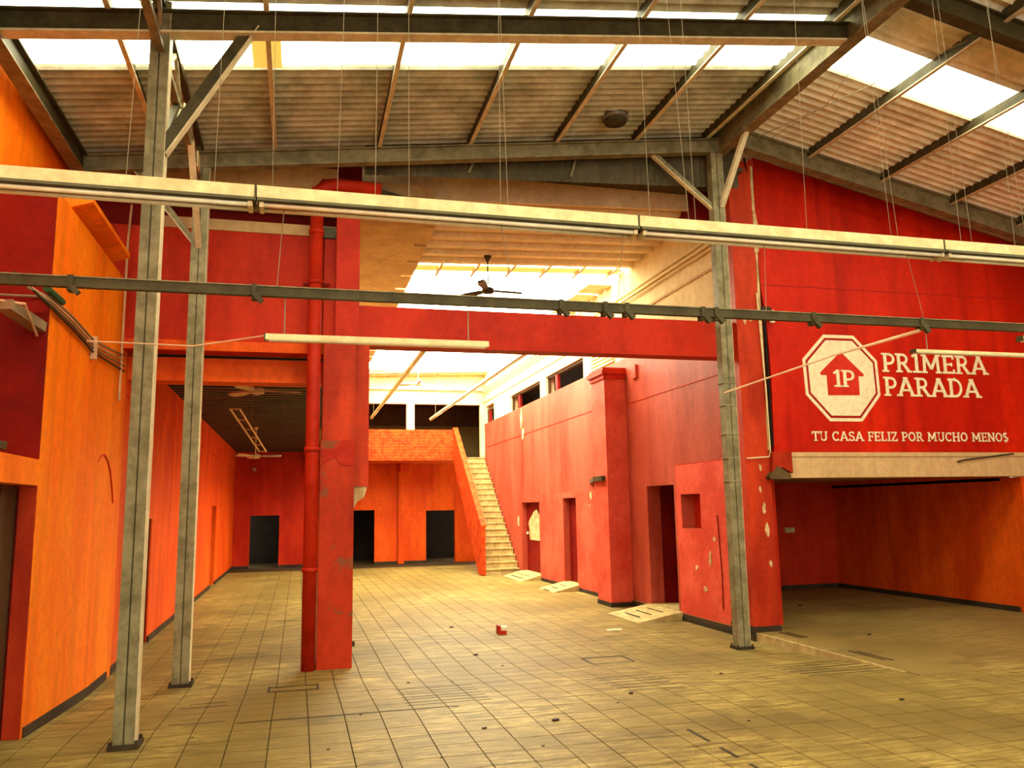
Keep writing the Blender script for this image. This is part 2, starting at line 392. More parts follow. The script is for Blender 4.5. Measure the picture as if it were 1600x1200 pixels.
# left wall beyond the cross wall (aisle)
wl2 = MB()
walls(wl2, 'x', -2.35, -2.08, 10.62, 29.0, -0.4, 4.1, [(12.2, 13.1, -0.4, 1.64), (21.8, 22.9, -0.4, 1.9)])
wa = struct('wall_left_aisle', wl2, ORANGE2)
obj('wall_offset_panel', MB().box(-2.08, -2.055, 10.62, 29.0, 3.15, 3.74), ORANGE2, wa)
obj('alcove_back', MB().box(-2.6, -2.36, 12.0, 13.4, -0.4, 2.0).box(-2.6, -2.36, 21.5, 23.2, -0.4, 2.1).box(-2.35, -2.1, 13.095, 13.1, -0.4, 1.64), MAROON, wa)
# cross wall between hall and aisle
cw = MB()
walls(cw, 'y', 10.35, 10.62, -2.6, 0.45, 3.66, 5.2)
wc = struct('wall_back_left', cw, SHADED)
obj('corner_pier', MB().box(-2.35, -2.055, 10.35, 10.62, -0.4, 3.7), ORANGE, wc)
obj('lower_beam', MB().box(-2.05, 0.4, 10.62, 10.95, 3.33, 3.62), ORANGE2, wc)
obj('lower_beam_lip', MB().box(-2.05, 0.4, 10.56, 10.64, 3.70, 3.745), ORANGE2, wc)
obj('front_ledge', MB().box(-2.06, 0.4, 10.30, 10.35, 3.66, 3.78), ORANGE2, wc)
obj('cream_band', MB().box(-1.72, 0.42, 10.33, 10.61, 5.2, 5.34), PEACH, wc)
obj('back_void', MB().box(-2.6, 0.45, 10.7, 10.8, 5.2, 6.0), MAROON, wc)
obj('cream_beam', MB().box(-1.72, 0.40, 10.3, 10.6, 5.56, 6.12), PEACH, wc)
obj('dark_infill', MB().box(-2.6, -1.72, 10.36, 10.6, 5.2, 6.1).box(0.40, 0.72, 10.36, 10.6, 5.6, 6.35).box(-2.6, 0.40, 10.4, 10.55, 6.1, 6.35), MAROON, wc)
obj('wall_junction_box', MB().box(0.24, 0.38, 10.24, 10.33, 5.16, 5.30), SHEETD, wc)
# red cross beam over the court entrance
t = thing('cross_beam', (3.3, 10.3, 3.77), 'wide dark red concrete beam spanning from the red pillar to the ridge column', 'beam')
obj('beam', MB().box(0.5, 6.05, 10.22, 10.5, 3.77, 4.285), BEAMRED, t)
# aisle
struct('ceiling_aisle', (lambda m: [m.box(-2.35, 0.62, 10.95 + k * 0.30, 10.95 + k * 0.30 + 0.14, 3.74, 3.80) for k in range(60)] and m.box(-2.35, 0.62, 10.6, 29.2, 3.79, 3.95))(MB()), BLACKSHEET)
struct('wall_partition', MB().box(0.5, 0.66, 10.6, 29.0, 3.74, 5.95), PEACH)
struct('ceiling_soffit', MB().box(0.5, 1.73, 10.6, 29.0, 5.95, 6.12), PEACH)
# far wall with doorways
fw = walls(MB(), 'y', 28.9, 29.1, -2.35, 6.3, -0.4, 3.30, [(-1.55, -0.60, -0.4, 1.61), (1.5, 2.58, -0.4, 1.73), (4.38, 5.41, -0.4, 1.68)])
wf = struct('wall_far', fw, ORANGE2)
obj('aisle_face', walls(MB(), 'y', 28.88, 28.9, -2.1, 0.6, -0.1, 3.75, [(-1.55, -0.60, -0.4, 1.61)]), SHADED, wf)  # darker skin paints the shade of the aisle onto the far wall
obj('dark_room', MB().box(-2.35, 6.3, 31.5, 31.6, -0.4, 3.4).box(-2.35, 6.3, 29.1, 31.5, 2.3, 2.4).box(-0.3, 1.0, 29.1, 31.5, -0.4, 2.4), DARK, wf)  # near-black walls hold the darkness of the unlit rooms in their colour
# right wall of the court
PT = 4.52
holes_low = [(12.47, 13.55, -0.2, 2.05), (11.54, 12.2, 1.34, 1.88), (17.41, 18.35, -0.2, 1.92), (20.35, 22.05, -0.2, 1.86)]
wr = struct('wall_right', walls(MB(), 'x', 6.02, 6.27, 10.5, 26.6, -0.4, PT, holes_low), PINK)
low = MB()
walls(low, 'x', 6.005, 6.02, 10.7, 12.36, ZF, 2.35, holes_low)
walls(low, 'x', 6.005, 6.02, 14.75, 20.2, ZF, 2.05, holes_low)
obj('repainted_dado', low, PINKLOW, wr)
obj('niche_back', MB().box(6.24, 6.30, 11.5, 12.3, 1.3, 1.9), SHADED, wr)
obj('door_sill', MB().box(6.02, 6.55, 12.47, 13.55, ZF, 0.02).box(6.02, 6.2, 17.41, 18.35, ZF, 0.02).box(6.02, 6.2, 20.35, 22.05, ZF, 0.02), STEP, wr)
obj('alcove_wall', MB().box(6.55, 6.62, 10.7, 15.1, -0.3, 2.4).box(6.27, 6.6, 11.2, 14.6, 2.06, 2.2).box(6.27, 6.55, 13.62, 13.8, -0.3, 2.1), MAROON, wr)  # dark maroon stands in for the little light reaching the alcove
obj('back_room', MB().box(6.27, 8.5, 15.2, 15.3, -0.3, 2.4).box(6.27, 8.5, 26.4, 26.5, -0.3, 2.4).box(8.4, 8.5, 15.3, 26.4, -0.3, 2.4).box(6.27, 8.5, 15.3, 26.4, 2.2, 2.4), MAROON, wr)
uw = walls(MB(), 'x', 6.04, 6.27, 10.5, 26.9, PT, 6.28, [(16.75, 19.6, PT, 5.0), (20.1, 23.2, PT, 5.0), (25.3, 26.5, PT - 1, 5.1)])
wu = struct('wall_right_upper', uw, CREAM)
obj('ledge', MB().box(5.98, 6.04, 10.6, 26.8, 5.62, 5.66).box(6.0, 6.04, 10.6, 26.8, 5.72, 5.75), CREAM, wu)
obj('ledge_band', MB().box(6.015, 6.04, 10.6, 26.8, 5.25, 5.29), PEACH, wu)
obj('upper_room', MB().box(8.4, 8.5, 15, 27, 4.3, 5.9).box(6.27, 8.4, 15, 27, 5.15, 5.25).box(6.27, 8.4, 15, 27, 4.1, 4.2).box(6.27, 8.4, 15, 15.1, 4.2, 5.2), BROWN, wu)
obj('conduit_pipe', MB().tube([(5.99, 10.6, 5.56), (5.99, 26.7, 5.56)], 0.018, 6), CREAM, wu)
for n, (a, b) in enumerate([(16.75, 19.6), (20.1, 23.2), (25.3, 26.5)]):
    f = MB().box(6.1, 6.16, a, a + 0.06, PT, 5.0).box(6.1, 6.16, b - 0.06, b, PT, 5.0).box(6.1, 6.16, a, b, 4.95, 5.0)
    w = struct('window_%d' % (n + 1), f, BROWN)
    obj('mullion', MB().box(6.1, 6.17, (a * 0.25 + b * 0.75) - 0.09, (a * 0.25 + b * 0.75) + 0.09, PT, 4.96), MAROON, w)
o = MB()
for k in range(7): o.box(6.0, 6.05, 14.9, 16.2, PT + 0.04 + k * 0.075, PT + 0.08 + k * 0.075)
obj('louvre_slat', o, CREAM, wu)
for (y, z, h, w) in [(21.9, 4.2, 0.3, 0.14), (21.75, 3.75, 0.16, 0.12), (16.4, 1.95, 0.1, 0.1), (15.9, 2.0, 0.08, 0.08), (11.3, 0.9, 0.10, 0.07), (11.5, 0.45, 0.05, 0.09), (11.15, 1.2, 0.05, 0.07), (11.75, 0.75, 0.04, 0.06), (22.4, 1.35, 0.16, 0.1)]:
    pv = [(y + w * random.uniform(.4, 1) * math.cos(q), z + h * random.uniform(.5, 1.2) * math.sin(q)) for q in [k * math.pi / 4.5 for k in range(9)]]
    obj('peeled_patch', MB().prism(pv, 'x', 5.996, 6.019), PEEL, wr)
for (a, b, z) in [(10.72, 14.34, 3.62), (15.1, 26.4, 3.72), (10.72, 12.3, 2.35)]:
    obj('plaster_joint', MB().box(6.012, 6.02, a, b, z, z + 0.018), SHADED, wr)
obj('wall_crack', MB().tube([(6.0, 11.02, 1.55), (6.0, 11.0, 1.2), (6.0, 10.97, 0.7), (6.0, 10.99, 0.2)], 0.008, 5), MAROON, wr)
obj('wall_crack', MB().tube([(6.018, 21.9, 3.9), (6.018, 21.87, 3.0), (6.018, 21.9, 2.2)], 0.012, 5), SHADED, wr)
# pilaster
t = thing('wall_pilaster', (5.8, 14.7, ZF), 'red pilaster with moulded cap standing out from the pinkish red right wall', 'pilaster')
obj('shaft', MB().box(5.59, 6.02, 14.36, 15.05, ZF, 4.12), PINKLOW, t)
obj('cap', MB().box(5.56, 6.02, 14.32, 15.09, 4.12, 4.2).box(5.52, 6.02, 14.28, 15.13, 4.2, 4.27).box(5.55, 6.02, 14.31, 15.1, 4.27, 4.33), SHADED, t)
# skirting
bs = MB()
for a, b in [(10.7, 12.47), (13.55, 14.36), (15.05, 17.41), (18.35, 20.35)]: bs.box(5.985, 6.02, a, b, ZF - 0.01, ZF + 0.075)
bs.box(5.575, 6.0, 14.345, 15.06, ZF - 0.01, ZF + 0.08)
struct('baseboard_right', bs, BASE)
bs = MB()
bs.prism([(7.45, 0.07), (9.5, -0.03), (10.35, -0.03), (10.35, -0.12), (9.5, -0.12), (7.45, -0.02)], 'x', -2.05, -2.035)
for a, b in [(10.6, 12.2), (13.1, 21.8), (22.9, 28.9)]: bs.box(-2.08, -2.05, a, b, ZF - 0.01, ZF + 0.08)
struct('baseboard_left', bs, BASE)
struct('baseboard_far', walls(MB(), 'y', 28.86, 28.9, -2.05, 4.38, ZF - 0.01, ZF + 0.08, [(-1.55, -0.6, -1, 1), (1.5, 2.58, -1, 1)]), BASE)

# door leaves and peeled patch on the right
def leaf(name, a, b, z1):
    d = obj(name, MB().box(6.16, 6.2, a, b, ZF, z1), MAROON); d['kind'] = 'structure'; return d
d = leaf('door_2', 20.35, 22.05, 1.86)
pp = [(20.6, 0.85), (21.75, 0.85), (21.8, 1.2), (21.9, 1.28), (21.7, 1.42), (21.3, 1.62), (21.05, 1.66), (20.8, 1.5), (20.5, 1.35), (20.62, 1.15)]
obj('peeled_patch', MB().prism(pp, 'x', 6.152, 6.162), PEEL, d)
obj('door_knob', MB().box(6.12, 6.16, 21.9, 21.96, 1.0, 1.06), WHITE, d)
d = leaf('door_3', 17.41, 18.35, 1.92)
obj('peeled_patch', MB().prism([(17.5, 1.18), (17.66, 1.2), (17.7, 1.34), (17.6, 1.3)], 'x', 6.152, 6.162), PEEL, d)
# threshold ramps
for (a, b, L, lab) in [(12.3, 13.6, 0.78, 'tiled wedge ramp at the doorway nearest the niche'), (17.3, 18.4, 0.6, 'tiled wedge ramp at the narrow middle doorway'),
                       (20.2, 22.1, 0.55, 'tiled wedge ramp at the doorway with the peeled patch')]:
    t = thing('threshold_ramp', (5.8, a, ZF), lab, 'ramp')
    obj('slope', MB().prism([(6.0, 0.02), (6.0 - L, ZF), (6.0, ZF)], 'y', a, b), STEP, t)
    sl = MB()
    for k in range(3):
        xx = 6.0 - 0.2 - k * 0.2; zz = 0.02 - (6.02 - xx) / L * 0.12 + 0.002
        if zz > ZF: sl.bar((xx, a + 0.35, zz), (xx, b - 0.35, zz), 0.025, 0.006)
    obj('grip_slot', sl, BASE, t)

# pillar beside the sign wall
t = thing('wall_pillar', (6.15, 10.3, 0), 'tall peeling red pillar left of the sign wall', 'pillar')
obj('shaft', MB().box(5.97, 6.355, 10.1, 10.7, -0.25, 6.7), PILLAR, t)
obj('skirting', MB().box(5.955, 6.365, 10.085, 10.71, -0.01, 0.075).box(5.955, 5.972, 10.085, 10.71, ZF, 0.0), BASE, t)
obj('gap_shade_strip', MB().box(6.36, 6.56, 10.46, 10.5, 2.4, 6.8), DARK, t)  # added plate, black for the shade inside the gap
cr_ = []
zs = [2.45 + k * 0.22 for k in range(20)]
pv = [(6.34 + random.uniform(-0.012, 0.012), z) for z in zs] + [(6.372, zs[-1])] + [(6.365, zs[0])]
obj('broken_edge', MB().prism(pv, 'y', 10.09, 10.16), PEEL, t)
obj('corbel', MB().prism([(6.34, 2.1), (6.36, 2.42), (6.66, 2.42), (6.66, 2.12), (6.5, 2.2)], 'y', 10.02, 10.15), PILLAR, t)
obj('broken_corbel_core', MB().prism([(6.27, 2.07), (6.42, 2.22), (6.62, 2.09), (6.6, 2.04), (6.3, 2.04)], 'y', 10.0, 10.14), CONC, t)
pts = [(5.98, 10.07, 2.33), (6.33, 10.07, 2.35), (6.355, 10.07, 2.42), (6.35, 10.07, 3.3), (6.30, 10.07, 4.7)]
obj('conduit', MB().tube(pts, 0.011, 6), LAMPW, t)
cable = MB().tube([(6.40, 10.2, 2.5), (6.41, 10.2, 4.2), (6.37, 10.17, 5.5), (6.34, 10.14, 6.2), (6.25, 10.1, 6.75)], 0.018, 6)
obj('hanging_cable', cable, DARK, t)
pv = [(6.32, 5.3), (6.39, 5.32), (6.42, 5.6), (6.37, 5.95), (6.36, 6.1), (6.33, 5.8)]
obj('fuse_box', MB().box(6.36, 6.52, 10.06, 10.16, 4.42, 4.5), BASE, t)
obj('insulator', MB().tube([(6.56, 10.12, 4.28), (6.56, 10.12, 4.46)], 0.035, 8), WHITE, t)
obj('fuse_cable', MB().tube([(6.44, 10.14, 4.42), (6.45, 10.16, 3.2), (6.44, 10.15, 2.5)], 0.022, 6), DARK, t)
obj('exposed_patch', MB().prism(pv, 'y', 10.085, 10.1), PEEL, t)
for (x, z, r) in [(6.18, 1.9, .05), (6.22, 1.65, .07), (6.25, 1.35, .09), (6.27, 0.9, .05), (6.2, 4.35, .08), (6.1, 4.3, .06), (6.2, 2.2, .05)]:
    pv = [(x + r * random.uniform(.4, 1) * math.cos(q) * 0.6, z + r * random.uniform(.6, 1.3) * math.sin(q)) for q in [k * math.pi / 4 for k in range(8)]]
    obj('peeled_patch', MB().prism(pv, 'y', 10.096, 10.1), PEEL, t)

# sign wall and the low room under it
ws = struct('wall_sign', MB().prism([(6.50, 2.42), (11.4, 2.42), (11.4, 5.75), (6.46, 6.82), (6.43, 5.6), (6.455, 4.8), (6.51, 4.4), (6.53, 3.5)], 'y', 10.2, 10.45), RED)
obj('wall_joint', MB().box(6.46, 11.4, 10.196, 10.2, 4.86, 4.872), SIGNRED, ws)
t = thing('fascia_beam', (8.9, 10.2, 2.03), 'cream concrete beam above the opening under the sign wall', 'beam')
obj('beam', MB().box(6.45, 11.4, 10.16, 10.6, 2.06, 2.42), PEACH, t)
obj('moulding', MB().box(6.45, 11.4, 10.145, 10.17, 2.36, 2.42), PEACH, t)
obj('stain_crack', MB().tube([(9.55, 10.14, 2.28), (9.7, 10.14, 2.31), (10.6, 10.14, 2.40)], 0.012, 6), BASE, t)
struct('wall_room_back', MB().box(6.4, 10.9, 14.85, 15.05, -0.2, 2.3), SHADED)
struct('wall_room_right', walls(MB(), 'x', 10.75, 10.95, 10.2, 15.0, -0.2, 2.05).box(10.75, 10.95, 10.6, 15.0, 2.0, 2.3).box(10.95, 11.4, 10.2, 10.45, -0.2, 2.05), ORANGE2)
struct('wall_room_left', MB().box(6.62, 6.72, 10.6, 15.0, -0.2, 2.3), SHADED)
struct('ceiling_room', MB().box(6.4, 11.0, 10.5, 15.0, 2.12, 2.3), PEACH)
struct('baseboard_room', MB().box(6.72, 10.75, 14.81, 14.85, -0.01, 0.08).box(10.71, 10.75, 10.45, 14.85, -0.01, 0.08), BASE)
t = thing('wall_socket', (9.7, 14.84, 1.1), 'small pale double wall socket on the back wall of the low room', 'socket')
obj('plate', MB().box(9.58, 9.8, 14.825, 14.85, 1.12, 1.22), PEACH, t)
for xx in (9.60, 9.71): obj('socket_face', MB().box(xx, xx + 0.07, 14.815, 14.826, 1.14, 1.20), STEELL, t)
struct('wall_right_hall', MB().box(11.4, 11.6, -7, 10.5, -0.3, 6.2), RED)

# ------------------------------------------------------------ inner court upper parts
cn = MB()
Y_SK0, Y_SK1 = 13.87, 26.2
def canal(mb, y0, y1, pitch=0.44, dep=0.09, x0=1.7, x1=6.1):
    n = int(round((y1 - y0) / pitch)); pr = []
    for k in range(n):
        y = y0 + k * pitch
        pr += [(y, dep), (y + pitch * 0.42, dep), (y + pitch * 0.55, 0), (y + pitch * 0.87, 0)]
    pr += [(y1, dep)]
    top = [(y, z + 0.02) for y, z in pr[::-1]]
    mb.strip(pr + top, lambda p: (x0, p[0], zc(x0) + p[1]), lambda p: (x1, p[0], zc(x1) + p[1]))
cc = thing('ceiling_court', (3.9, 20, 6.0), None, None, kind='structure')
for k in range(7):
    m_ = MB(); canal(m_, 10.92 + k * 0.44, 10.92 + (k + 1) * 0.44); obj('roof_panel', m_, CANAL, cc)
obj('end_fascia', MB().prism([(0.72, zc(0.72)), (6.0, zc(6.0)), (6.0, zc(6) + 0.42), (0.72, zc(0.72) + 0.42)], 'y', 10.88, 10.93), CANAL, cc)
m_ = MB(); canal(m_, 26.2, 26.2 + 0.44 * 2, 0.44, 0.04); obj('roof_panel', m_, CANAL, cc)
for k in range(8):
    y0 = Y_SK0 + 0.15 + k * 1.52
    obj('skylight_panel', MB().box(1.7, 6.1, y0 if k else Y_SK0, y0 + 1.5, 6.26, 6.28), SKYA, cc)
obj('skylight_beam', MB().bar((1.72, 14.4, zc(1.72) + 0.06), (6.02, 14.4, zc(6) + 0.06), 0.32, 0.02), SKYY, cc)  # emission paints in the light falling on the beam; it is no lamp
for k in range(6):
    x = 2.4 + k * 0.68
    obj('skylight_rib', MB().box(x, x + 0.04, 13.9, 14.75, zc(x) - 0.0, zc(x) + 0.05), PEACH, cc)
for k, y in enumerate([14.9, 15.3, 15.7, 16.1, 16.6, 17.1]):
    obj('rim_sheet', MB().box(5.55, 6.05, y, y + 0.36, 6.12 + 0.02 * (k % 2), 6.15 + 0.02 * (k % 2)), CANAL, cc)
for k in range(14):
    y = 11.0 + k * 0.9
    obj('rim_tile', MB().box(1.6, 1.95, y, y + 0.8, 5.98, 6.03), PEACH, cc)
# far upper wall above the landing
fu = MB()
walls(fu, 'y', 26.8, 27.0, 0.6, 6.1, 3.43, 6.3, [(1.2, 3.42, 3.3, 5.2), (3.68, 5.92, 3.3, 5.2)])
wf2 = struct('wall_far_upper', fu, CREAM)
obj('ledge', MB().box(0.6, 6.04, 26.68, 26.8, 5.66, 5.76), CREAM, wf2)
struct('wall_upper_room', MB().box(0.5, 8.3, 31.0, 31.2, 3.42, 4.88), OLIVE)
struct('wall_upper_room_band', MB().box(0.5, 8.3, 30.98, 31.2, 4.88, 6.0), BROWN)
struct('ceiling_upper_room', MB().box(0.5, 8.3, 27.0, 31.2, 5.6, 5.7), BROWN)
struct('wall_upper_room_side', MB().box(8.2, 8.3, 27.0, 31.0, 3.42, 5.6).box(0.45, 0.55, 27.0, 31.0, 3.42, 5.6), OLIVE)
t = thing('landing', (3, 27, 3.3), 'orange brick-faced landing parapet over two dark doorways', 'balcony')
obj('landing_slab', MB().box(0.66, 4.90, 26.4, 26.8, 3.30, 3.42), ORANGE2, t)
struct('floor_upper', MB().box(0.5, 8.3, 26.8, 31.2, 3.305, 3.42), ORANGE2)
bp = MB().box(0.66, 4.96, 26.38, 26.52, 3.30, 4.30)
par = obj('parapet', bp, BRICKRED, t)
bk = MB()
for r in range(10):
    z = 3.36 + r * 0.094
    for c in range(22):
        x = 0.72 + c * 0.2 + (0.1 if r % 2 else 0)
        if x + 0.18 < 4.94: bk.box(x, x + 0.188, 26.371 - random.uniform(0, 0.006), 26.39, z, z + 0.083)
o = obj('brick_courses', bk, BRICKRED, par); o['kind'] = 'stuff'
t = thing('round_post', (3.5, 28.78, ZF), 'slim orange-red post with square cap between the two far doorways', 'post')
obj('shaft', MB().box(3.38, 3.58, 28.70, 28.88, ZF, 3.02), ORANGE2, t)
obj('cap', MB().box(3.36, 3.68, 28.0, 28.88, 3.02, 3.30), ORANGE2, t)

# stairs
t = thing('staircase', (5.5, 22.4, ZF), 'steep pale tiled staircase rising along the pinkish red wall', 'staircase')
N_ST = 20; y = 22.35; rise = 3.52 / N_ST; run = (26.76 - 22.35) / N_ST
for k in range(N_ST):
    z = ZF + k * rise
    so = obj('step', MB().box(5.03, 6.0, y + k * run, y + (k + 1) * run + 0.02, max(ZF, z - 0.25), z + rise - 0.03), STEP, t)
    obj('nosing', MB().box(5.03, 6.0, y + k * run - 0.03, y + (k + 1) * run, z + rise - 0.03, z + rise), STEP, so)
    if k % 2 == 0: obj('tile_joint', MB().box(5.5, 5.508, y + k * run - 0.002, y + k * run, z, z + rise - 0.03), GROUT, so)
gw = [(22.3, -0.1), (22.3, 1.22), (26.38, 4.32), (26.52, 4.32), (26.52, 3.30), (22.75, -0.1)]
obj('guard_wall', MB().prism(gw, 'x', 4.92, 5.03), BRICKRED, t)
obj('guard_cap', MB().prism([(22.28, 1.2), (22.28, 1.26), (26.4, 4.38), (26.54, 4.38), (26.54, 4.31), (26.4, 4.31)], 'x', 4.90, 5.06), BRICKRED, t)
# dark shelf beside the pilaster
t = thing('wall_shelf', (5.85, 15.8, 2.25), 'small dark triangular metal shelf beside the pilaster', 'shelf')
obj('plate', MB().prism([(6.015, 16.5), (6.015, 15.06), (5.585, 15.06), (5.585, 14.45), (5.5, 14.45), (5.5, 14.9)], 'z', 2.19, 2.28), STEELD, t)
obj('bracket', MB().prism([(6.02, 2.25), (5.75, 2.25), (6.02, 2.16)], 'y', 15.3, 15.34), STEELD, t)

# ------------------------------------------------------------ central pillar and pipe
t = thing('concrete_pillar', (0.45, 10.3, ZF), 'massive worn red concrete pillar with a broken right bracket', 'pillar')
obj('lower_shaft', MB().box(0.245, 0.65, 10.08, 10.55, ZF, 2.55), MIDRED, t)
obj('middle_shaft', MB().box(0.265, 0.655, 10.1, 10.55, 2.55, 3.78), PILLAR, t)
obj('upper_shaft', MB().box(0.40, 0.69, 10.12, 10.6, 3.78, 5.5), BEAMRED, t)
obj('recess_panel', MB().box(0.255, 0.40, 10.26, 10.5, 3.78, 5.15), SHADED, t)
obj('side_bracket', MB().box(0.655, 0.83, 10.2, 10.6, 2.0, 3.78), PILLAR, t)
obj('broken_plaster', MB().prism([(0.655, 1.72), (0.655, 2.0), (0.82, 2.0), (0.78, 1.86), (0.70, 1.82)], 'y', 10.22, 10.5), PEEL, t)
obj('patch', MB().prism([(0.26, 2.45), (0.28, 2.28), (0.42, 2.36), (0.5, 2.25), (0.652, 2.25), (0.652, 2.55), (0.5, 2.56), (0.44, 2.46)], 'y', 10.07, 10.081), BEAMRED, t)
t = thing('drain_pipe', (0.165, 10.1, ZF), 'round red downpipe running up the left side of the red pillar', 'pipe')
smooth(obj('pipe', MB().tube([(0.15, 10.1, ZF), (0.15, 10.1, 5.62)], 0.082, 16), BEAMRED, t))
smooth(obj('elbow', MB().tube([(0.15, 10.1, 5.6), (0.16, 10.1, 5.72), (0.24, 10.1, 5.8), (0.40, 10.1, 5.82), (0.95, 10.1, 5.80)], 0.085, 14), BEAMRED, t))
for z in (1.0, 2.42, 4.5, 5.15):
    smooth(obj('collar', MB().tube([(0.15, 10.1, z), (0.15, 10.1, z + 0.05)], 0.095, 16), BEAMRED, t))
obj('bracket', MB().bar((0.0, 10.25, 4.53), (0.33, 10.2, 4.53), 0.03, 0.03), MAROON, t)
t = thing('stub_beam', (0.95, 10.35, 5.5), 'short concrete stub beam on top of the red pillar', 'beam')
obj('beam', MB().box(0.42, 1.6, 10.25, 10.6, 5.5, 5.6), PEACH, t)
k = 0
for r in range(3):
    for c in range(6 - r):
        x = 0.42 + c * 0.24 + r * 0.02; z = 5.60 + r * 0.045
        o = obj('roof_tile', MB().box(x, x + 0.215, 10.24 + random.uniform(0, .02), 10.5, z, z + 0.036), CREAM)
        tag(o, 'thin cream roof tile in the loose stack above the red pillar', 'tile', 'loose tiles stacked above the red pillar')
tag(obj('scrap_sheet', MB().bar((0.95, 10.62, 5.9), (1.75, 10.62, 5.72), 0.3, 0.14), SHEETD), 'dark crumpled scrap of sheet above the tile stack', 'scrap')

# ------------------------------------------------------------ main roof
def corr(y0, y1, xa, xb, zf, mb, pitch=0.14, amp=0.042, th=0.008):
    n = int(round((y1 - y0) / pitch)); pr = []
    for k in range(n * 6 + 1):
        y = y0 + (y1 - y0) * k / (n * 6); pr.append((y, amp * math.cos(2 * math.pi * k / 6)))
    top = [(y, z + th) for y, z in pr[::-1]]
    mb.strip(pr + top, lambda p: (xa, p[0], zf(xa) + p[1]), lambda p: (xb, p[0], zf(xb) + p[1]))
ce = thing('ceiling', (4, 2, 6.0), None, None, kind='structure')
PW = 0.84
for k in range(-17, 4):
    y0 = 7.05 + k * PW; sky = (k % 4 == 0)  # strips out of view, overhead and behind the camera, are added for light
    y1 = y0 + PW
    m1 = MB(); m2 = MB()
    if sky:
        corr(y0 - 0.16, y1, -2.75, 5.70, lambda x: zl(x) - 0.035, m1, amp=0.016); corr(y0 + 0.18, y1 + 0.03, 5.62, 11.6, zr, m2, amp=0.02)
    else:
        corr(y0, y1, -2.75, 5.70, zl, m1); corr(y0 - (0.04 if k % 4 == 1 else -0.1), y1 + (0.2 if k % 4 == 3 else 0.1), 5.62, 11.6, zr, m2)
    if sky:
        smooth(obj('skylight_sheet', m1, SKYL, ce)); smooth(obj('skylight_sheet', m2, SKYL, ce))
    else:
        obj('roof_sheet', m1, SHEET, ce); obj('roof_sheet', m2, SHEETR, ce)  # right sheets carry the bounced light in their colour
m1 = MB(); corr(7.07, 7.9, -0.52, -0.25, lambda x: zl(x) - 0.07, m1, amp=0.016); obj('patched_sheet', m1, SKYY, ce)
# gable sheet at the end
gb = thing('wall_gable', (3, 11.1, 6), None, None, kind='structure')
for k in range(13):
    xa = 0.72 + k * 0.405; pr = []
    for q in range(9): pr.append((xa + 0.41 * q / 8, 0.022 * (q % 2)))
    m1 = MB()
    top = [(x, d + 0.01) for x, d in pr[::-1]]
    m1.strip(pr + top, lambda p: (p[0], 9.86 + p[1], 5.93 + 0.052 * (p[0] - 1.34)), lambda p: (p[0], 9.86 + p[1], zl(min(p[0], 5.7)) + 0.03))
    obj('gable_sheet', m1, SHEETD, gb)
obj('gable_fill', MB().prism([(-2.7, 5.9), (0.75, 5.9), (0.75, 6.45), (-2.7, 6.0)], 'y', 10.7, 10.8).box(0.7, 6.1, 9.9, 11.0, 6.44, 6.5), SHEETD, gb)
for x in (2.05, 3.45):
    obj('gable_rail', MB().bar((x + 0.10, 9.83, zl(x) - 0.2), (x, 9.83, 5.98 + 0.052 * (x - 1.34)), 0.03, 0.03), STEEL, gb)
obj('gable_edge', MB().box(5.72, 6.1, 10.7, 11.5, 6.0, 7.0), MAROON, gb)

def ibeam(mb, a, b, w, h, fl_=0.018, web=0.03):
    a = Vector(a); b = Vector(b); up = Vector((0, 0, 1))
    d = (b - a).normalized(); x = d.cross(up).normalized(); u = x.cross(d).normalized()
    mb.bar(a, b, web, h - 2 * fl_)
    mb.bar(a + u * (h / 2 - fl_ / 2), b + u * (h / 2 - fl_ / 2), w, fl_)
    mb.bar(a - u * (h / 2 - fl_ / 2), b - u * (h / 2 - fl_ / 2), w, fl_)
def member(name, a, b, w, h, label, cat, group, m=STEEL, m2=None):
    mid = ((a[0] + b[0]) / 2, (a[1] + b[1]) / 2, min(a[2], b[2]))
    t = thing(name, mid, label, cat, group)
    up = Vector((0, 0, 1)); A = Vector(a); B = Vector(b); d = (B - A).normalized()
    x = d.cross(up).normalized(); u = x.cross(d).normalized(); f = 0.02
    obj('web', MB().bar(A, B, w * 0.35, h - 2 * f), m, t)
    obj('top_flange', MB().bar(A + u * (h / 2 - f / 2), B + u * (h / 2 - f / 2), w, f), m, t)
    obj('bottom_flange', MB().bar(A - u * (h / 2 - f / 2), B - u * (h / 2 - f / 2), w, f), m2 or m, t)
    return t
def rl(x): return zl(x) - 0.25
def rr(x): return zr(x) - 0.20
member('steel_rafter', (-2.5, 6.85, rl(-2.5)), (5.6, 6.85, rl(5.6)), 0.13, 0.21, 'near dark steel rafter crossing the top of the view under the skylight strip', 'rafter', None, STEELD, STEELL)  # dark web and pale bottom flange put shade and light into the steel
member('steel_rafter', (-2.5, 9.65, rl(-2.5)), (5.6, 9.65, rl(5.6)), 0.13, 0.20, 'far grey steel rafter rising to the ridge over the red cross beam', 'rafter', None)
member('steel_rafter', (5.7, 6.25, rr(5.7) - 0.02), (11.4, 6.25, rr(11.4) - 0.02), 0.14, 0.24, 'near steel rafter descending across the top right corner', 'rafter', None, STEELD)
member('steel_rafter', (5.7, 9.65, rr(5.7)), (11.4, 9.65, rr(11.4)), 0.14, 0.26, 'far steel rafter descending above the sign wall', 'rafter', None)
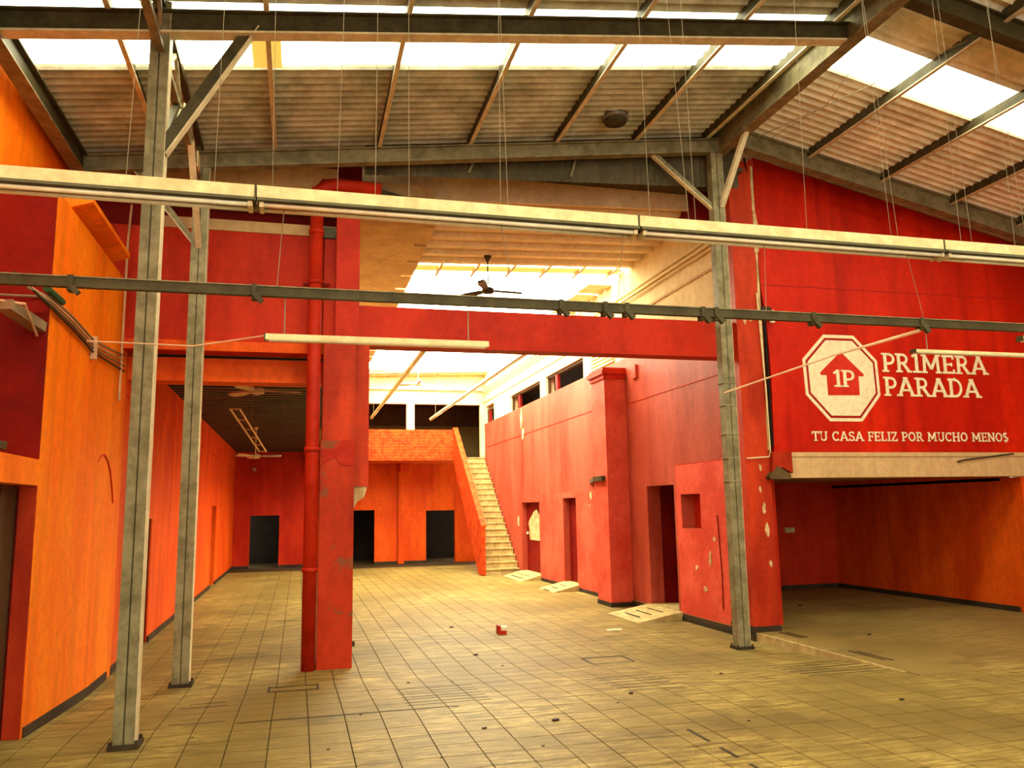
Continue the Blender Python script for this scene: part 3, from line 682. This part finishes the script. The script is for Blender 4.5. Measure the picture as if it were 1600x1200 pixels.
for yy, nn in ((2.6, 'first'), (-1.6, 'second'), (-5.8, 'third')):
    member('steel_rafter', (-2.5, yy, rl(-2.5)), (5.6, yy, rl(5.6)), 0.13, 0.21, nn + ' left slope rafter overhead and behind the viewer', 'rafter', 'rafters behind the viewer', STEELD)
    member('steel_rafter', (5.7, yy, rr(5.7)), (11.4, yy, rr(11.4)), 0.13, 0.21, nn + ' right slope rafter overhead and behind the viewer', 'rafter', 'rafters behind the viewer', STEELD)
member('ridge_beam', (5.6, -7, 6.70), (5.6, 10.3, 6.70), 0.16, 0.32, 'deep steel ridge beam running away to the ridge column', 'beam', None, STEEL)
member('eave_beam', (-2.46, -7, 5.62), (-2.46, 10.2, 5.62), 0.14, 0.24, 'steel eave beam along the top of the orange left wall', 'beam', None, STEELD, STEEL)
labs = ['second steel purlin from the left wall', 'steel purlin just right of the doubled grey columns', 'steel purlin above the short white tube lamp', 'steel purlin above the court ceiling fan',
        'steel purlin left of the roof vent', 'steel purlin just right of the roof vent', 'steel purlin close to the ridge beam']
for x, lab in zip([-1.62, -0.37, 0.87, 2.02, 3.18, 4.31, 5.38], labs):
    t = thing('roof_purlin', (x, 1.3, zl(x) - 0.16), lab, 'purlin', 'purlins under the left roof slope')
    z = zl(x)
    obj('web', MB().box(x - 0.012, x + 0.012, -7, 9.7, z - 0.14, z - 0.02), STEELD, t)
    obj('flange', MB().box(x - 0.012, x + 0.035, -7, 9.7, z - 0.155, z - 0.14), STEELL, t)  # dark web and pale flange paint the shaded side and lit underside
for x, lab in zip([7.0, 8.2, 9.4, 10.6], ['first steel purlin right of the ridge', 'second steel purlin right of the ridge', 'third steel purlin right of the ridge', 'steel purlin nearest the right edge eave']):
    z = zr(x); t = thing('roof_purlin', (x, 1.3, z - 0.16), lab, 'purlin', 'purlins under the right roof slope')
    obj('web', MB().box(x - 0.012, x + 0.012, -7, 9.7, z - 0.14, z - 0.02), STEELD, t)
    obj('flange', MB().box(x - 0.012, x + 0.04, -7, 9.7, z - 0.155, z - 0.14), STEELL, t)

# ------------------------------------------------------------ steel columns
def column(x, y, z0, z1, w, label, dep=0.16):
    t = thing('steel_column', (x, y, z0), label, 'column')
    h = w / 2
    for s in (-1, 1):
        a, b = (x - h, x - 0.006) if s < 0 else (x + 0.006, x + h)
        obj('channel', MB().box(a, b, y - dep / 2, y + dep / 2, z0, z1), STEEL, t)
    obj('weld_seam', MB().box(x - 0.006, x + 0.006, y - dep / 2 + 0.008, y + dep / 2 - 0.008, z0, z1), STEELD, t)
    obj('side_flange', MB().box(x + h, x + h + 0.004, y - dep / 2, y + dep / 2 - 0.02, z0, z1), STEELL, t)  # pale strip paints the bright lit side of the column
    bp = obj('base_plate', MB().box(x - h - 0.03, x + h + 0.035, y - dep / 2 - 0.03, y + dep / 2 + 0.03, z0, z0 + 0.035), BASE, t)
    for sx in (-1, 1):
        for sy in (-1, 1):
            obj('bolt', MB().tube([(x + sx * (h + 0.015), y + sy * (dep / 2 + 0.012), z0 + 0.03), (x + sx * (h + 0.015), y + sy * (dep / 2 + 0.012), z0 + 0.06)], 0.012, 6), BASE, bp)
    return t
c1 = column(-1.205, 6.9, 0, zl(-1.2) - 0.05, 0.15, 'nearest grey steel column standing by the orange left wall')
c2 = column(-1.17, 9.68, ZF, rl(-1.17) - 0.08, 0.17, 'second grey steel column, behind the nearest one')
c3 = column(5.52, 9.68, ZF, 6.56, 0.17, 'grey steel ridge column in front of the pinkish red wall', dep=0.14)
for z in (2.0, 2.3, 2.62, 3.0, 3.3):
    obj('wire_tie', MB().box(5.42, 5.612, 9.603, 9.762, z, z + 0.012), WIRE, c3)
def brace(a, b, label, m=STEEL, w=0.07, h=0.07):
    t = thing('knee_brace', (min(a[0], b[0]), a[1], min(a[2], b[2])), label, 'brace')
    A = Vector(a); B = Vector(b)
    obj('angle_leg', MB().bar(A, B, w, 0.012), STEELL, t)
    d = (B - A).normalized(); x = d.cross(Vector((0, 0, 1))).normalized(); u = x.cross(d)
    obj('angle_web', MB().bar(A + u * h / 2, B + u * h / 2, w * 0.8, h * 0.95), m, t)
brace((-1.12, 6.87, 4.64), (-0.42, 6.87, 5.88), 'broad knee brace right of the nearest grey column', STEELD, 0.09, 0.1)
brace((-1.26, 9.68, 4.8), (-1.98, 9.68, 5.7), 'knee brace rising left from the second column to the far rafter')
brace((-1.17, 9.6, 4.72), (-1.17, 8.6, 5.55), 'knee brace rising toward the viewer from the second column', STEEL)
brace((-1.2, 7.0, 4.7), (-1.2, 7.9, 5.6), 'knee brace rising away from the nearest column to the lattice girder', STEELD)
brace((5.46, 9.68, 5.72), (4.5, 9.68, 6.5), 'knee brace on the left of the ridge column')
brace((5.56, 9.6, 5.75), (5.6, 8.9, 6.58), 'knee brace rising toward the viewer from the ridge column', STEELL)
# lattice girder between the two left columns
t = thing('lattice_girder', (-1.2, 8.3, 5.4), 'steel lattice girder running between the two left columns under the roof', 'girder')
obj('top_chord', MB().bar((-1.2, -6.8, 5.96), (-1.2, 9.7, 5.96), 0.06, 0.06), STEELD, t)
obj('bottom_chord', MB().bar((-1.2, -6.8, 5.55), (-1.2, 9.7, 5.55), 0.07, 0.05), STEEL, t)
for k in range(10):
    ya = 9.6 - k * 0.5; yb = ya - 0.5; za, zb = (5.55, 5.96) if k % 2 else (5.96, 5.55)
    obj('diagonal', MB().bar((-1.2, ya, za), (-1.2, yb, zb), 0.03, 0.045), STEEL, t)
for yy in (6.95, 8.0, 9.1):
    obj('gusset', MB().box(-1.17, -1.155, yy, yy + 0.16, 5.5, 5.68), LAMPW, t)
# roof vent
t = thing('roof_vent', (3.82, 9.1, zl(3.82) - 0.12), 'round grey vent collar in the roof left of the ridge', 'vent')
ring = [(0.17 * math.cos(a), 0.17 * math.sin(a)) for a in [2 * math.pi * k / 20 for k in range(20)]]
for q, (r0, zz) in enumerate([(1.0, 0), (0.82, -0.05)]):
    m1 = MB(); v = []; 
    m1.tube([(3.82, 9.1, zl(3.82) - 0.02 + zz), (3.82, 9.1, zl(3.82) - 0.09 + zz)], 0.17 * r0, 20)
    smooth(obj('collar', m1, mat('vent_metal_%d' % q, (0.22, 0.22, 0.2), rough=0.4, metal=0.5) if q == 0 else STEELD, t))

# ------------------------------------------------------------ lamps hung across the hall
FY = 4.85
ORD = ['leftmost', 'second from left', 'third from left', 'fourth from left', 'fifth from left', 'sixth from left', 'seventh from left', 'eighth from left', 'ninth from left', 'tenth from left', 'eleventh from left',
       'twelfth from left', 'thirteenth from left', 'fourteenth from left', 'fifteenth from left', 'sixteenth from left', 'seventeenth from left', 'eighteenth from left', 'rightmost']
def lamp_unit(x0, L, z, label, parts=True):
    t = thing('tube_lamp', (x0, FY, z), label, 'lamp', 'tube lamps hung in a row across the hall')
    obj('housing', MB().box(x0 + 0.004, x0 + L - 0.004, FY - 0.05, FY + 0.05, z + 0.045, z + 0.118), LAMPW, t)
    obj('reflector', MB().prism([(FY - 0.075, z + 0.018), (FY - 0.05, z + 0.045), (FY + 0.05, z + 0.045), (FY + 0.075, z + 0.018), (FY + 0.07, z + 0.013), (FY - 0.07, z + 0.013)], 'x', x0 + 0.01, x0 + L - 0.01), STEELD, t)  # dark finish paints the shaded gaps between tubes and housing
    for yy in (FY - 0.04, FY + 0.04):
        smooth(obj('tube', MB().tube([(x0 + 0.04, yy, z), (x0 + L - 0.04, yy, z)], 0.015, 8), TUBEW, t))
    for xx in (x0 + 0.02, x0 + L - 0.045):
        obj('lamp_holder', MB().box(xx, xx + 0.025, FY - 0.06, FY + 0.06, z - 0.018, z + 0.02), STEELL, t)
    obj('end_plate', MB().box(x0 + L - 0.01, x0 + L, FY - 0.055, FY + 0.055, z + 0.02, z + 0.12), STEELD, t)
    return t
UL = 2.44
for k, lab in enumerate(['leftmost long cream tube lamp, ending behind the nearest columns', 'long cream tube lamp crossing in front of the red pillar',
                         'long cream tube lamp in front of the ridge column', 'rightmost long cream tube lamp, running out at the right edge']):
    lamp_unit(-2.72 + k * UL, UL, 3.50, lab)
t = thing('steel_rail', (2, FY, 2.96), 'dark grey steel rail hung below the long cream lamps', 'rail')
obj('rail', MB().box(-2.59, 8.0, FY - 0.02, FY + 0.02, 2.955, 3.01), STEELD, t)
obj('rail_lip', MB().box(-2.59, 8.0, FY - 0.028, FY + 0.028, 3.01, 3.016), STEEL, t)
for x in (-1.25, -0.28, 1.6, 1.9, 2.05, 2.6, 2.7, 3.45, 4.35, 5.35):
    obj('rail_clamp', MB().bar((x, FY - 0.03, 2.965), (x + 0.05, FY - 0.03, 2.915), 0.035, 0.03).box(x - 0.01, x + 0.02, FY - 0.035, FY + 0.03, 2.93, 3.02), STEELD, t)
def small_lamp(x0, x1, z, label, h=0.034):
    t = thing('batten_lamp', (x0, FY, z), label, 'lamp')
    obj('housing', MB().box(x0, x1, FY - 0.028, FY + 0.028, z, z + h), LAMPW, t)
    obj('end_cap', MB().box(x0 - 0.008, x0, FY - 0.03, FY + 0.03, z - 0.004, z + h + 0.003), STEELD, t)
    obj('diffuser', MB().box(x0 + 0.02, x1 - 0.02, FY - 0.022, FY + 0.022, z - 0.006, z), TUBEW, t)
small_lamp(-0.205, 1.125, 2.695, 'short pale batten lamp in front of the red pillar')
small_lamp(4.28, 5.9, 2.765, 'pale batten lamp in front of the sign lettering', 0.02)
small_lamp(5.25, 6.2, 2.885, 'tilted pale lamp stub close under the rail at the right edge')
for x, lab in ((-0.1, 'short rod at the left end of the batten lamp before the red pillar'), (1.0, 'short rod at the right end of the batten lamp before the red pillar'), (4.4, 'short rod at the left end of the lamp before the sign'), (5.7, 'short rod at the far right end of the lamp before the sign')):
    tag(obj('hanger_rod', MB().tube([(x, FY, 2.74 + (0.04 if x > 4 else 0)), (x, FY, 2.955)], 0.004, 5), WIRE), lab, 'rod', 'short rods under the rail')
tag(obj('pull_rod', MB().tube([(2.74, FY, 2.44), (3.6, FY, 2.72), (4.1, FY, 2.86), (4.35, FY, 2.93)], [0.006, 0.008, 0.013, 0.014], 6), CORD), 'pinkish slanting rod from the ridge column to the rail', 'rod')
tag(obj('taut_cord', MB().tube([(-1.15, FY, 2.655), (-0.6, FY, 2.645), (-0.21, FY, 2.72)], 0.0045, 5), CORD), 'thin pale cord running left from the short batten lamp', 'cord')
wx = [(-1.0, 5.5), (-0.52, 5.9), (-0.19, 6.1), (0.19, 6.2), (0.42, 6.2), (0.63, 6.2), (1.22, 6.3), (1.27, 6.3), (2.26, 6.4), (2.55, 6.5), (2.6, 6.5), (3.47, 6.6), (4.18, 6.7), (4.24, 6.7), (4.8, 6.9), (4.9, 6.9), (5.3, 6.9), (5.42, 6.9)]
for i, (x, z) in enumerate(wx):
    zt = zl(x + 0.03) - 0.03
    tag(obj('hanger_wire', MB().tube([(x, FY, 3.61), (x + random.uniform(-.03, .06), FY + random.uniform(-0.02, 0.3), zt)], 0.0016, 4), WIRE), 'thin roof wire holding the long cream lamps, ' + (ORD[i] if i < 17 else 'rightmost') + ' of its row', 'wire', 'lamp suspension wires')
for i, (x, a) in enumerate([(-0.15, -0.12), (1.3, 1.22), (2.0, 2.06), (3.1, 3.12), (4.4, 4.3)]):
    tag(obj('hanger_wire', MB().tube([(x, FY, 3.01), (a, FY, 3.5)], 0.0025, 4), WIRE), 'short wire between dark rail and cream lamps, ' + (ORD[i] if i < 4 else 'rightmost') + ' of five', 'wire', 'rail suspension wires')
t = thing('stay_cable', (6, 8.5, 5.5), 'thin stay cable fanning from the ridge column over the right roof slope', 'cable')
obj('cable', MB().tube([(5.7, 9.4, 6.55), (6.3, 8.2, 6.62), (6.9, 6.6, 6.62)], 0.006, 5), WIRE, t)
obj('cable', MB().tube([(6.0, 9.2, 6.55), (6.28, 8.2, 6.62), (6.2, 7.3, 6.85)], 0.004, 5), WIRE, t)
# cable bundle on the left wall
t = thing('cable_bundle', (-2.03, 8.6, 3.3), 'bundle of grey cables running along the orange left wall', 'cable')
for k in range(4):
    pts = [(-2.02, 6.7 - k * 0.1, 3.42 + 0.01 * k), (-2.02, 7.4, 3.50 - 0.03 * k), (-2.02, 8.0, 3.49 - 0.035 * k), (-2.02, 8.8, 3.44 - 0.04 * k), (-2.02, 9.6, 3.50 - 0.05 * k), (-2.02, 10.3, 3.56 - 0.06 * k)]
    smooth(obj('cable', MB().tube(pts, 0.011, 6), [CABLE, CORD, CABLE, BASE][k], t))
obj('cable_tie', MB().box(-2.045, -1.99, 8.78, 8.83, 3.25, 3.48), CORD, t)
obj('cable_tape', MB().tube([(-2.0, 7.1, 3.52), (-2.0, 7.55, 3.52)], 0.03, 8), GREEN, t)
t = thing('wall_tray', (-2.2, 7.2, 3.2), 'small grey cable tray hanging in the dark recess at the left edge', 'tray')
obj('tray', MB().bar((-2.25, 6.95, 3.34), (-2.12, 7.4, 3.26), 0.12, 0.08), CABLE, t)
obj('tray_arm', MB().tube([(-2.45, 6.9, 3.38), (-2.12, 7.0, 3.36), (-2.12, 7.35, 3.18)], 0.012, 6), CORD, t)
obj('wall_line', MB().tube([(-2.45, 7.3, 3.5), (-2.1, 7.38, 3.52)], 0.01, 6), CABLE, t)
arc = [(9.40, 2.26), (9.5, 2.33), (9.66, 2.35), (9.82, 2.30), (9.98, 2.18), (10.1, 2.02), (10.2, 1.84)]
tag(obj('curved_conduit', MB().tube([(-2.045, y, z) for y, z in arc], [0.004, .007, .012, .012, .012, .012, .009], 6), SHADED), 'dark curved conduit scar on the near orange wall', 'conduit')
tag(obj('vertical_conduit', MB().tube([(-2.02, 10.1, 3.0), (-2.02, 10.1, 4.9), (-2.02, 10.2, 5.4)], 0.014, 6), CORD), 'thin vertical conduit at the end of the near orange wall', 'conduit')

# ------------------------------------------------------------ ceiling fans
def fan(x, y, ztop, zm, ang, m, label, r=0.6):
    t = thing('ceiling_fan', (x, y, zm), label, 'fan')
    obj('rod', MB().tube([(x, y, zm), (x, y, ztop)], 0.012, 6), m, t)
    smooth(obj('canopy', MB().tube([(x, y, ztop - 0.1), (x, y, ztop)], [0.025, 0.07], 10), m, t))
    smooth(obj('motor', MB().tube([(x, y, zm - 0.06), (x, y, zm - 0.04), (x, y, zm + 0.03), (x, y, zm + 0.06)], [0.04, 0.11, 0.11, 0.05], 12), m, t))
    for k in range(3):
        a = ang + k * 2.094; dx, dy = math.cos(a), math.sin(a); nx, ny = -dy, dx
        v = []
        for zz in (-0.016, 0.016):
            for (q, w, tw) in [(0.1, 0.03, 0.004), (0.22, 0.05, .008), (r * 0.8, 0.075, .014), (r, 0.05, .012)]:
                v += [(x + dx * q + nx * w, y + dy * q + ny * w, zm + zz + tw), (x + dx * q - nx * w, y + dy * q - ny * w, zm + zz - tw)]
        f = []
        for i in range(3):
            a0 = i * 2
            f += [(a0, a0 + 1, a0 + 3, a0 + 2), (8 + a0, 8 + a0 + 2, 8 + a0 + 3, 8 + a0 + 1), (a0, a0 + 2, a0 + 10, a0 + 8), (a0 + 1, a0 + 9, a0 + 11, a0 + 3)]
        f += [(0, 8, 9, 1), (6, 7, 15, 14)]
        obj('blade', MB().add(v, f), m, t)
fan(3.12, 13.4, 6.08, 5.46, 0.1, FAND, 'dark ceiling fan hanging below the court skylight', 0.62)
fan(3.4, 24.0, 6.1, 5.45, 0.5, FANW, 'pale ceiling fan far back under the court roof', 0.6)
fan(-0.62, 12.2, 3.78, 3.45, 0.15, FANW, 'ceiling fan nearest in the dark aisle, below the orange beam', 0.62)
fan(-1.02, 20.5, 3.78, 3.05, -0.2, FANW, 'small pale ceiling fan deeper in the dark aisle', 0.6)
# aisle lamp
t = thing('aisle_lamp', (-1.05, 17, 3.2), 'bare tube lamp frame hanging in the dark aisle', 'lamp')
A = Vector((-0.98, 13.2, 3.30)); B = Vector((-0.76, 18.2, 3.0))
sd = Vector((0.07, 0, 0))
obj('tube', MB().tube([A - sd, B - sd], 0.016, 6), LAMPW, t); obj('tube', MB().tube([A + sd, B + sd], 0.016, 6), LAMPW, t)
for k in range(6):
    p = A.lerp(B, k / 5); obj('cross_tie', MB().bar(p - sd, p + sd, 0.06, 0.02), CORD, t)
obj('suspension', MB().tube([A.lerp(B, .5), A.lerp(B, .5) + Vector((0, 0, 0.62))], 0.004, 4), WIRE, t)
# court lamps
for (x, y0, y1, lab) in [(2.2, 14.6, 26.0, 'left of two long tube lamp lines running down the court'), (4.12, 14.5, 26.2, 'right of two long tube lamp lines running down the court')]:
    t = thing('court_lamp_line', (x, 20, 4.6), lab, 'lamp')
    obj('housing', MB().box(x - 0.04, x + 0.04, y0, y1, 4.6, 4.66), LAMPW, t)
    for k in range(5):
        ya = y0 + (y1 - y0) * k / 5
        smooth(obj('tube', MB().tube([(x, ya + 0.05, 4.575), (x, ya + (y1 - y0) / 5 - 0.05, 4.575)], 0.016, 6), TUBEW, t))
    for k in range(4):
        ya = y0 + 0.5 + k * 3.4
        obj('wire', MB().tube([(x, ya, 4.66), (x, ya, 6.24)], 0.004, 4), WIRE, t)
t = thing('wall_box', (6.0, 14.0, 4.1), 'small red junction box high on the wall beside the pilaster cap', 'box')
obj('lid', MB().box(5.97, 6.02, 13.75, 13.95, 4.05, 4.3), PINKLOW, t)
tag(obj('wall_light', MB().tube([(-1.45, 28.8, 3.15), (-1.45, 28.88, 3.15)], 0.06, 10), PEACH), 'small round pale fitting on the far aisle wall', 'fitting')

# ------------------------------------------------------------ painted sign
t = thing('painted_sign', (8.7, 10.19, 2.57), 'white painted shop sign with octagon house emblem and lettering', 'sign')
SY = 10.197
OC = [(7.435, 4.158), (7.952, 4.16), (8.329, 3.79), (8.34, 3.269), (7.991, 2.875), (7.443, 2.873), (7.075, 3.256), (7.058, 3.780)]
cx, cz = 7.70, 3.515
def scaled(p, s): return [(cx + (x - cx) * s, cz + (z - cz) * s) for x, z in p]
obj('octagon_border', MB().prism(OC, 'y', SY - 0.003, SY + 0.002), WHITE, t)
obj('octagon_line', MB().prism(scaled(OC, 0.925), 'y', SY - 0.005, SY), SIGNRED, t)
obj('octagon_field', MB().prism(scaled(OC, 0.87), 'y', SY - 0.007, SY), WHITE, t)
HO = [(7.706, 3.906), (8.077, 3.575), (8.06, 3.546), (7.981, 3.546), (7.978, 3.262), (7.441, 3.252), (7.438, 3.55), (7.345, 3.55), (7.33, 3.585)]
obj('house_emblem', MB().prism(HO, 'y', SY - 0.009, SY), SIGNR2, t)

def arcp(cx, cy, rx, ry, a0, a1, n=10):
    return [(cx + rx * math.cos(math.radians(a0 + (a1 - a0) * k / n)), cy + ry * math.sin(math.radians(a0 + (a1 - a0) * k / n))) for k in range(n + 1)]
SW, TW = 0.17, 0.10
def st(p, w=SW, closed=False): return (p, w, closed)
def serif(x, y, l=0.15): return st([(x - l, y), (x + l, y)], TW)
B_, T_ = 0.05, 0.95
GL = {
 'P': (0.74, [st([(.2, 0), (.2, 1)]), st([(.2, .93), (.42, .93)] + arcp(.42, .69, .22, .24, 90, -90) + [(.2, .45)], 0.13), serif(.2, B_, .18), st([(.02, T_), (.3, T_)], TW)]),
 'R': (0.86, [st([(.2, 0), (.2, 1)]), st([(.2, .93), (.42, .93)] + arcp(.42, .71, .20, .22, 90, -90) + [(.2, .49)], 0.13), st([(.42, .5), (.72, .03)], .16), serif(.2, B_, .18), st([(.02, T_), (.3, T_)], TW), st([(.62, B_), (.86, B_)], TW)]),
 '1': (0.52, [st([(.3, 0), (.3, 1)]), st([(.08, .78), (.3, .95)], .12), serif(.3, B_, .22)]),
 'M': (1.16, [st([(.2, 0), (.24, .97)], .15), st([(.24, .97), (.58, .22)], .15), st([(.58, .22), (.92, .97)], .15), st([(.92, .97), (.96, 0)], .15), serif(.2, B_, .16), serif(.96, B_, .16), st([(.06, T_), (.3, T_)], TW), st([(.86, T_), (1.1, T_)], TW)]),
 'E': (0.76, [st([(.2, 0), (.2, 1)]), st([(.04, .06), (.7, .06)], .12), st([(.04, .94), (.68, .94)], .12), st([(.2, .5), (.56, .5)], .11), st([(.66, .0), (.66, .24)], .1), st([(.64, .76), (.64, 1)], .1), st([(.55, .4), (.55, .6)], .09)]),
 'A': (0.98, [st([(.14, .02), (.49, .98)], .16), st([(.49, .98), (.84, .02)], .17), st([(.28, .32), (.7, .32)], .11), serif(.13, B_, .16), serif(.85, B_, .16), st([(.36, T_), (.6, T_)], .1)]),
 'D': (0.88, [st([(.2, 0), (.2, 1)]), st([(.04, .94), (.4, .94)] + arcp(.4, .5, .34, .44, 90, -90, 14) + [(.04, .06)], .13)]),
 'T': (0.80, [st([(.4, 0), (.4, 1)]), st([(.04, .93), (.76, .93)], .13), st([(.06, .72), (.06, .97)], .1), st([(.74, .72), (.74, .97)], .1), serif(.4, B_, .2)]),
 'U': (0.92, [st([(.2, 1), (.2, .36)] + arcp(.46, .36, .26, .30, 180, 360, 12) + [(.72, 1)], .15), serif(.2, T_, .17), serif(.74, T_, .15)]),
 'C': (0.84, [st(arcp(.46, .5, .33, .43, 50, 310, 18), .15), st([(.7, .68), (.7, .98)], .1), st([(.7, .06), (.7, .26)], .07)]),
 'S': (0.70, [st(arcp(.35, .73, .23, .21, 40, 270, 10) + arcp(.35, .28, .25, .22, 90, -140, 10), .14), st([(.58, .74), (.58, .97)], .09), st([(.1, .05), (.1, .28)], .09)]),
 'F': (0.70, [st([(.2, 0), (.2, 1)]), st([(.04, .94), (.66, .94)], .12), st([(.2, .5), (.55, .5)], .11), st([(.62, .72), (.62, 1)], .1), st([(.53, .38), (.53, .62)], .09), serif(.2, B_, .18)]),
 'L': (0.72, [st([(.2, 0), (.2, 1)]), st([(.04, .06), (.66, .06)], .12), st([(.62, 0), (.62, .28)], .1), serif(.2, T_, .17)]),
 'I': (0.44, [st([(.22, 0), (.22, 1)]), serif(.22, B_, .18), serif(.22, T_, .18)]),
 'Z': (0.76, [st([(.08, .94), (.66, .94)], .12), st([(.64, .94), (.1, .06)], .14), st([(.06, .06), (.68, .06)], .12), st([(.1, .76), (.1, 1)], .1), st([(.66, 0), (.66, .26)], .1)]),
 'O': (0.92, [st(arcp(.46, .5, .33, .43, 0, 360, 22)[:-1], .155, True)]),
 'H': (0.96, [st([(.2, 0), (.2, 1)]), st([(.76, 0), (.76, 1)]), st([(.2, .5), (.76, .5)], .12), serif(.2, B_, .17), serif(.2, T_, .17), serif(.76, B_, .17), serif(.76, T_, .17)]),
 'N': (0.94, [st([(.18, 0), (.18, 1)], .14), st([(.18, .97), (.76, .03)], .16), st([(.76, 0), (.76, 1)], .14), serif(.18, B_, .16), st([(.02, T_), (.2, T_)], TW), serif(.76, T_, .15)]),
 '$': (0.72, [st(arcp(.35, .73, .23, .21, 40, 270, 10) + arcp(.35, .28, .25, .22, 90, -140, 10), .14), st([(.35, -.12), (.35, 1.12)], .07)]),
}
def stroke(mb, pts, w, closed, fx, y0, y1):
    n = len(pts); L = []; R_ = []
    for i, p in enumerate(pts):
        a = pts[i - 1] if (i > 0 or closed) else None
        b = pts[(i + 1) % n] if (i < n - 1 or closed) else None
        def nrm(u, v):
            dx, dy = v[0] - u[0], v[1] - u[1]; l = math.hypot(dx, dy) or 1; return (-dy / l, dx / l)
        if a and b:
            n1, n2 = nrm(a, p), nrm(p, b); mx, my = n1[0] + n2[0], n1[1] + n2[1]; l = math.hypot(mx, my) or 1
            mx, my = mx / l, my / l; k = 1 / max(0.5, mx * n1[0] + my * n1[1])
        else:
            mx, my = nrm(a, p) if a else nrm(p, b); k = 1
        L.append((p[0] + mx * w / 2 * k, p[1] + my * w / 2 * k)); R_.append((p[0] - mx * w / 2 * k, p[1] - my * w / 2 * k))
    v = []
    for y in (y0, y1):
        for q in L + R_:
            X, Z = fx(q); v.append((X, y, Z))
    f = []; m = n if closed else n - 1
    for i in range(m):
        j = (i + 1) % n
        f += [(i, j, n + j, n + i), (2 * n + i, 3 * n + i, 3 * n + j, 2 * n + j), (i, 2 * n + i, 2 * n + j, j), (n + i, n + j, 3 * n + j, 3 * n + i)]
    if not closed: f += [(0, n, 3 * n, 2 * n), (n - 1, 3 * n - 1, 4 * n - 1, 2 * n - 1)]
    mb.add(v, f)
def text(s, x0, x1, z0, z1, dz=0.0, y=SY - 0.004, track=0.02, tall=None):
    tot = sum((GL[c][0] + track) if c != ' ' else 0.42 for c in s); k = (x1 - x0) / tot; h = z1 - z0; x = x0; q = 0
    for c in s:
        if c == ' ': x += 0.42 * k; continue
        wd, sts = GL[c]; mb = MB(); hh = h * (tall.get(q, 1) if tall else 1)
        for si, (p, w, cl) in enumerate(sts):
            stroke(mb, p, w, cl, lambda u: (x + u[0] * k, z0 + dz * (x - x0) / (x1 - x0) + u[1] * hh), y - 0.003 - si * 0.0005, y)
        obj('letter', mb, WHITE, t); x += (wd + track) * k; q += 1
text('PR1MERA', 8.40, 10.33, 3.625, 3.915, track=-0.02, tall={2: 1.08})
text('PARADA', 8.40, 10.15, 3.262, 3.552, track=-0.03)
text('TU CASA FELIZ POR MUCHO MENO$', 7.12, 10.59, 2.587, 2.725, track=0.0)
text('1P', 7.53, 7.90, 3.38, 3.635, y=SY - 0.009, track=-0.06)

# ------------------------------------------------------------ litter on the floor
def litter(name, x, y, sx, sy, sz, m, label, cat, rot=0.4):
    z = fz(y); c, s_ = math.cos(rot), math.sin(rot)
    pl_ = [(-sx, -sy), (sx * .9, -sy * .8), (sx, sy * .7), (0.1 * sx, sy), (-sx * .9, sy * .8)]
    pl_ = [(x + a * c - b * s_, y + a * s_ + b * c) for a, b in pl_]
    tag(obj(name, MB().prism(pl_, 'z', z, z + sz), m), label, cat)
t = thing('broken_block', (2.95, 12.0, ZF), 'small broken dark block with pale top lying on the open floor', 'block')
obj('block', MB().prism([(2.87, 11.95), (2.99, 11.93), (3.0, 12.1), (2.88, 12.12)], 'z', ZF, ZF + 0.05), SHADED, t)
obj('upright', MB().prism([(2.87, 11.95), (2.91, 11.95), (2.91, 12.12), (2.88, 12.12)], 'z', ZF + 0.05, ZF + 0.12), SHADED, t)
obj('plaster_top', MB().prism([(2.92, 11.97), (3.0, 11.95), (3.03, 12.1), (2.93, 12.1)], 'z', ZF + 0.05, ZF + 0.10), WHITE, t)
litter('paper_scrap', 4.6, 11.76, 0.13, 0.05, 0.008, WHITE, 'white paper scrap lying before the nearest doorway', 'scrap', 0.1)
litter('rubble_lump', 0.74, 11.7, 0.04, 0.05, 0.06, CONC, 'lump of rubble just behind the red pillar foot', 'rubble')
for i, (x, y, r) in enumerate(sorted([(1.16, 8.9, .016), (1.6, 8.75, .012), (2.05, 6.6, .03), (3.0, 7.3, .022), (2.35, 9.6, .014), (1.0, 5.9, .010), (0.25, 6.35, .012), (0.55, 7.3, .012), (4.3, 8.0, .02), (2.75, 7.0, .012),
                (1.45, 6.55, .02), (-0.75, 7.0, .01), (3.5, 6.1, .012), (1.75, 5.95, .013), (5.1, 6.3, .025), (8.2, 12.4, .04), (7.2, 9.4, .03), (2.2, 10.4, .03), (2.35, 12.9, .03)], key=lambda p: p[0] / p[1])):
    z = fz(y) if x < 6 else 0
    tag(obj('pebble', MB().prism([(x - r, y), (x - r * .3, y - r * .8), (x + r, y - r * .2), (x + r * .6, y + r * .9)], 'z', z, z + r * 0.5), BASE), 'tiny dark pebble lying on the worn floor tiles, ' + (ORD[i] if i < 18 else 'rightmost') + ' of all', 'pebble', 'dark pebbles scattered over the floor')
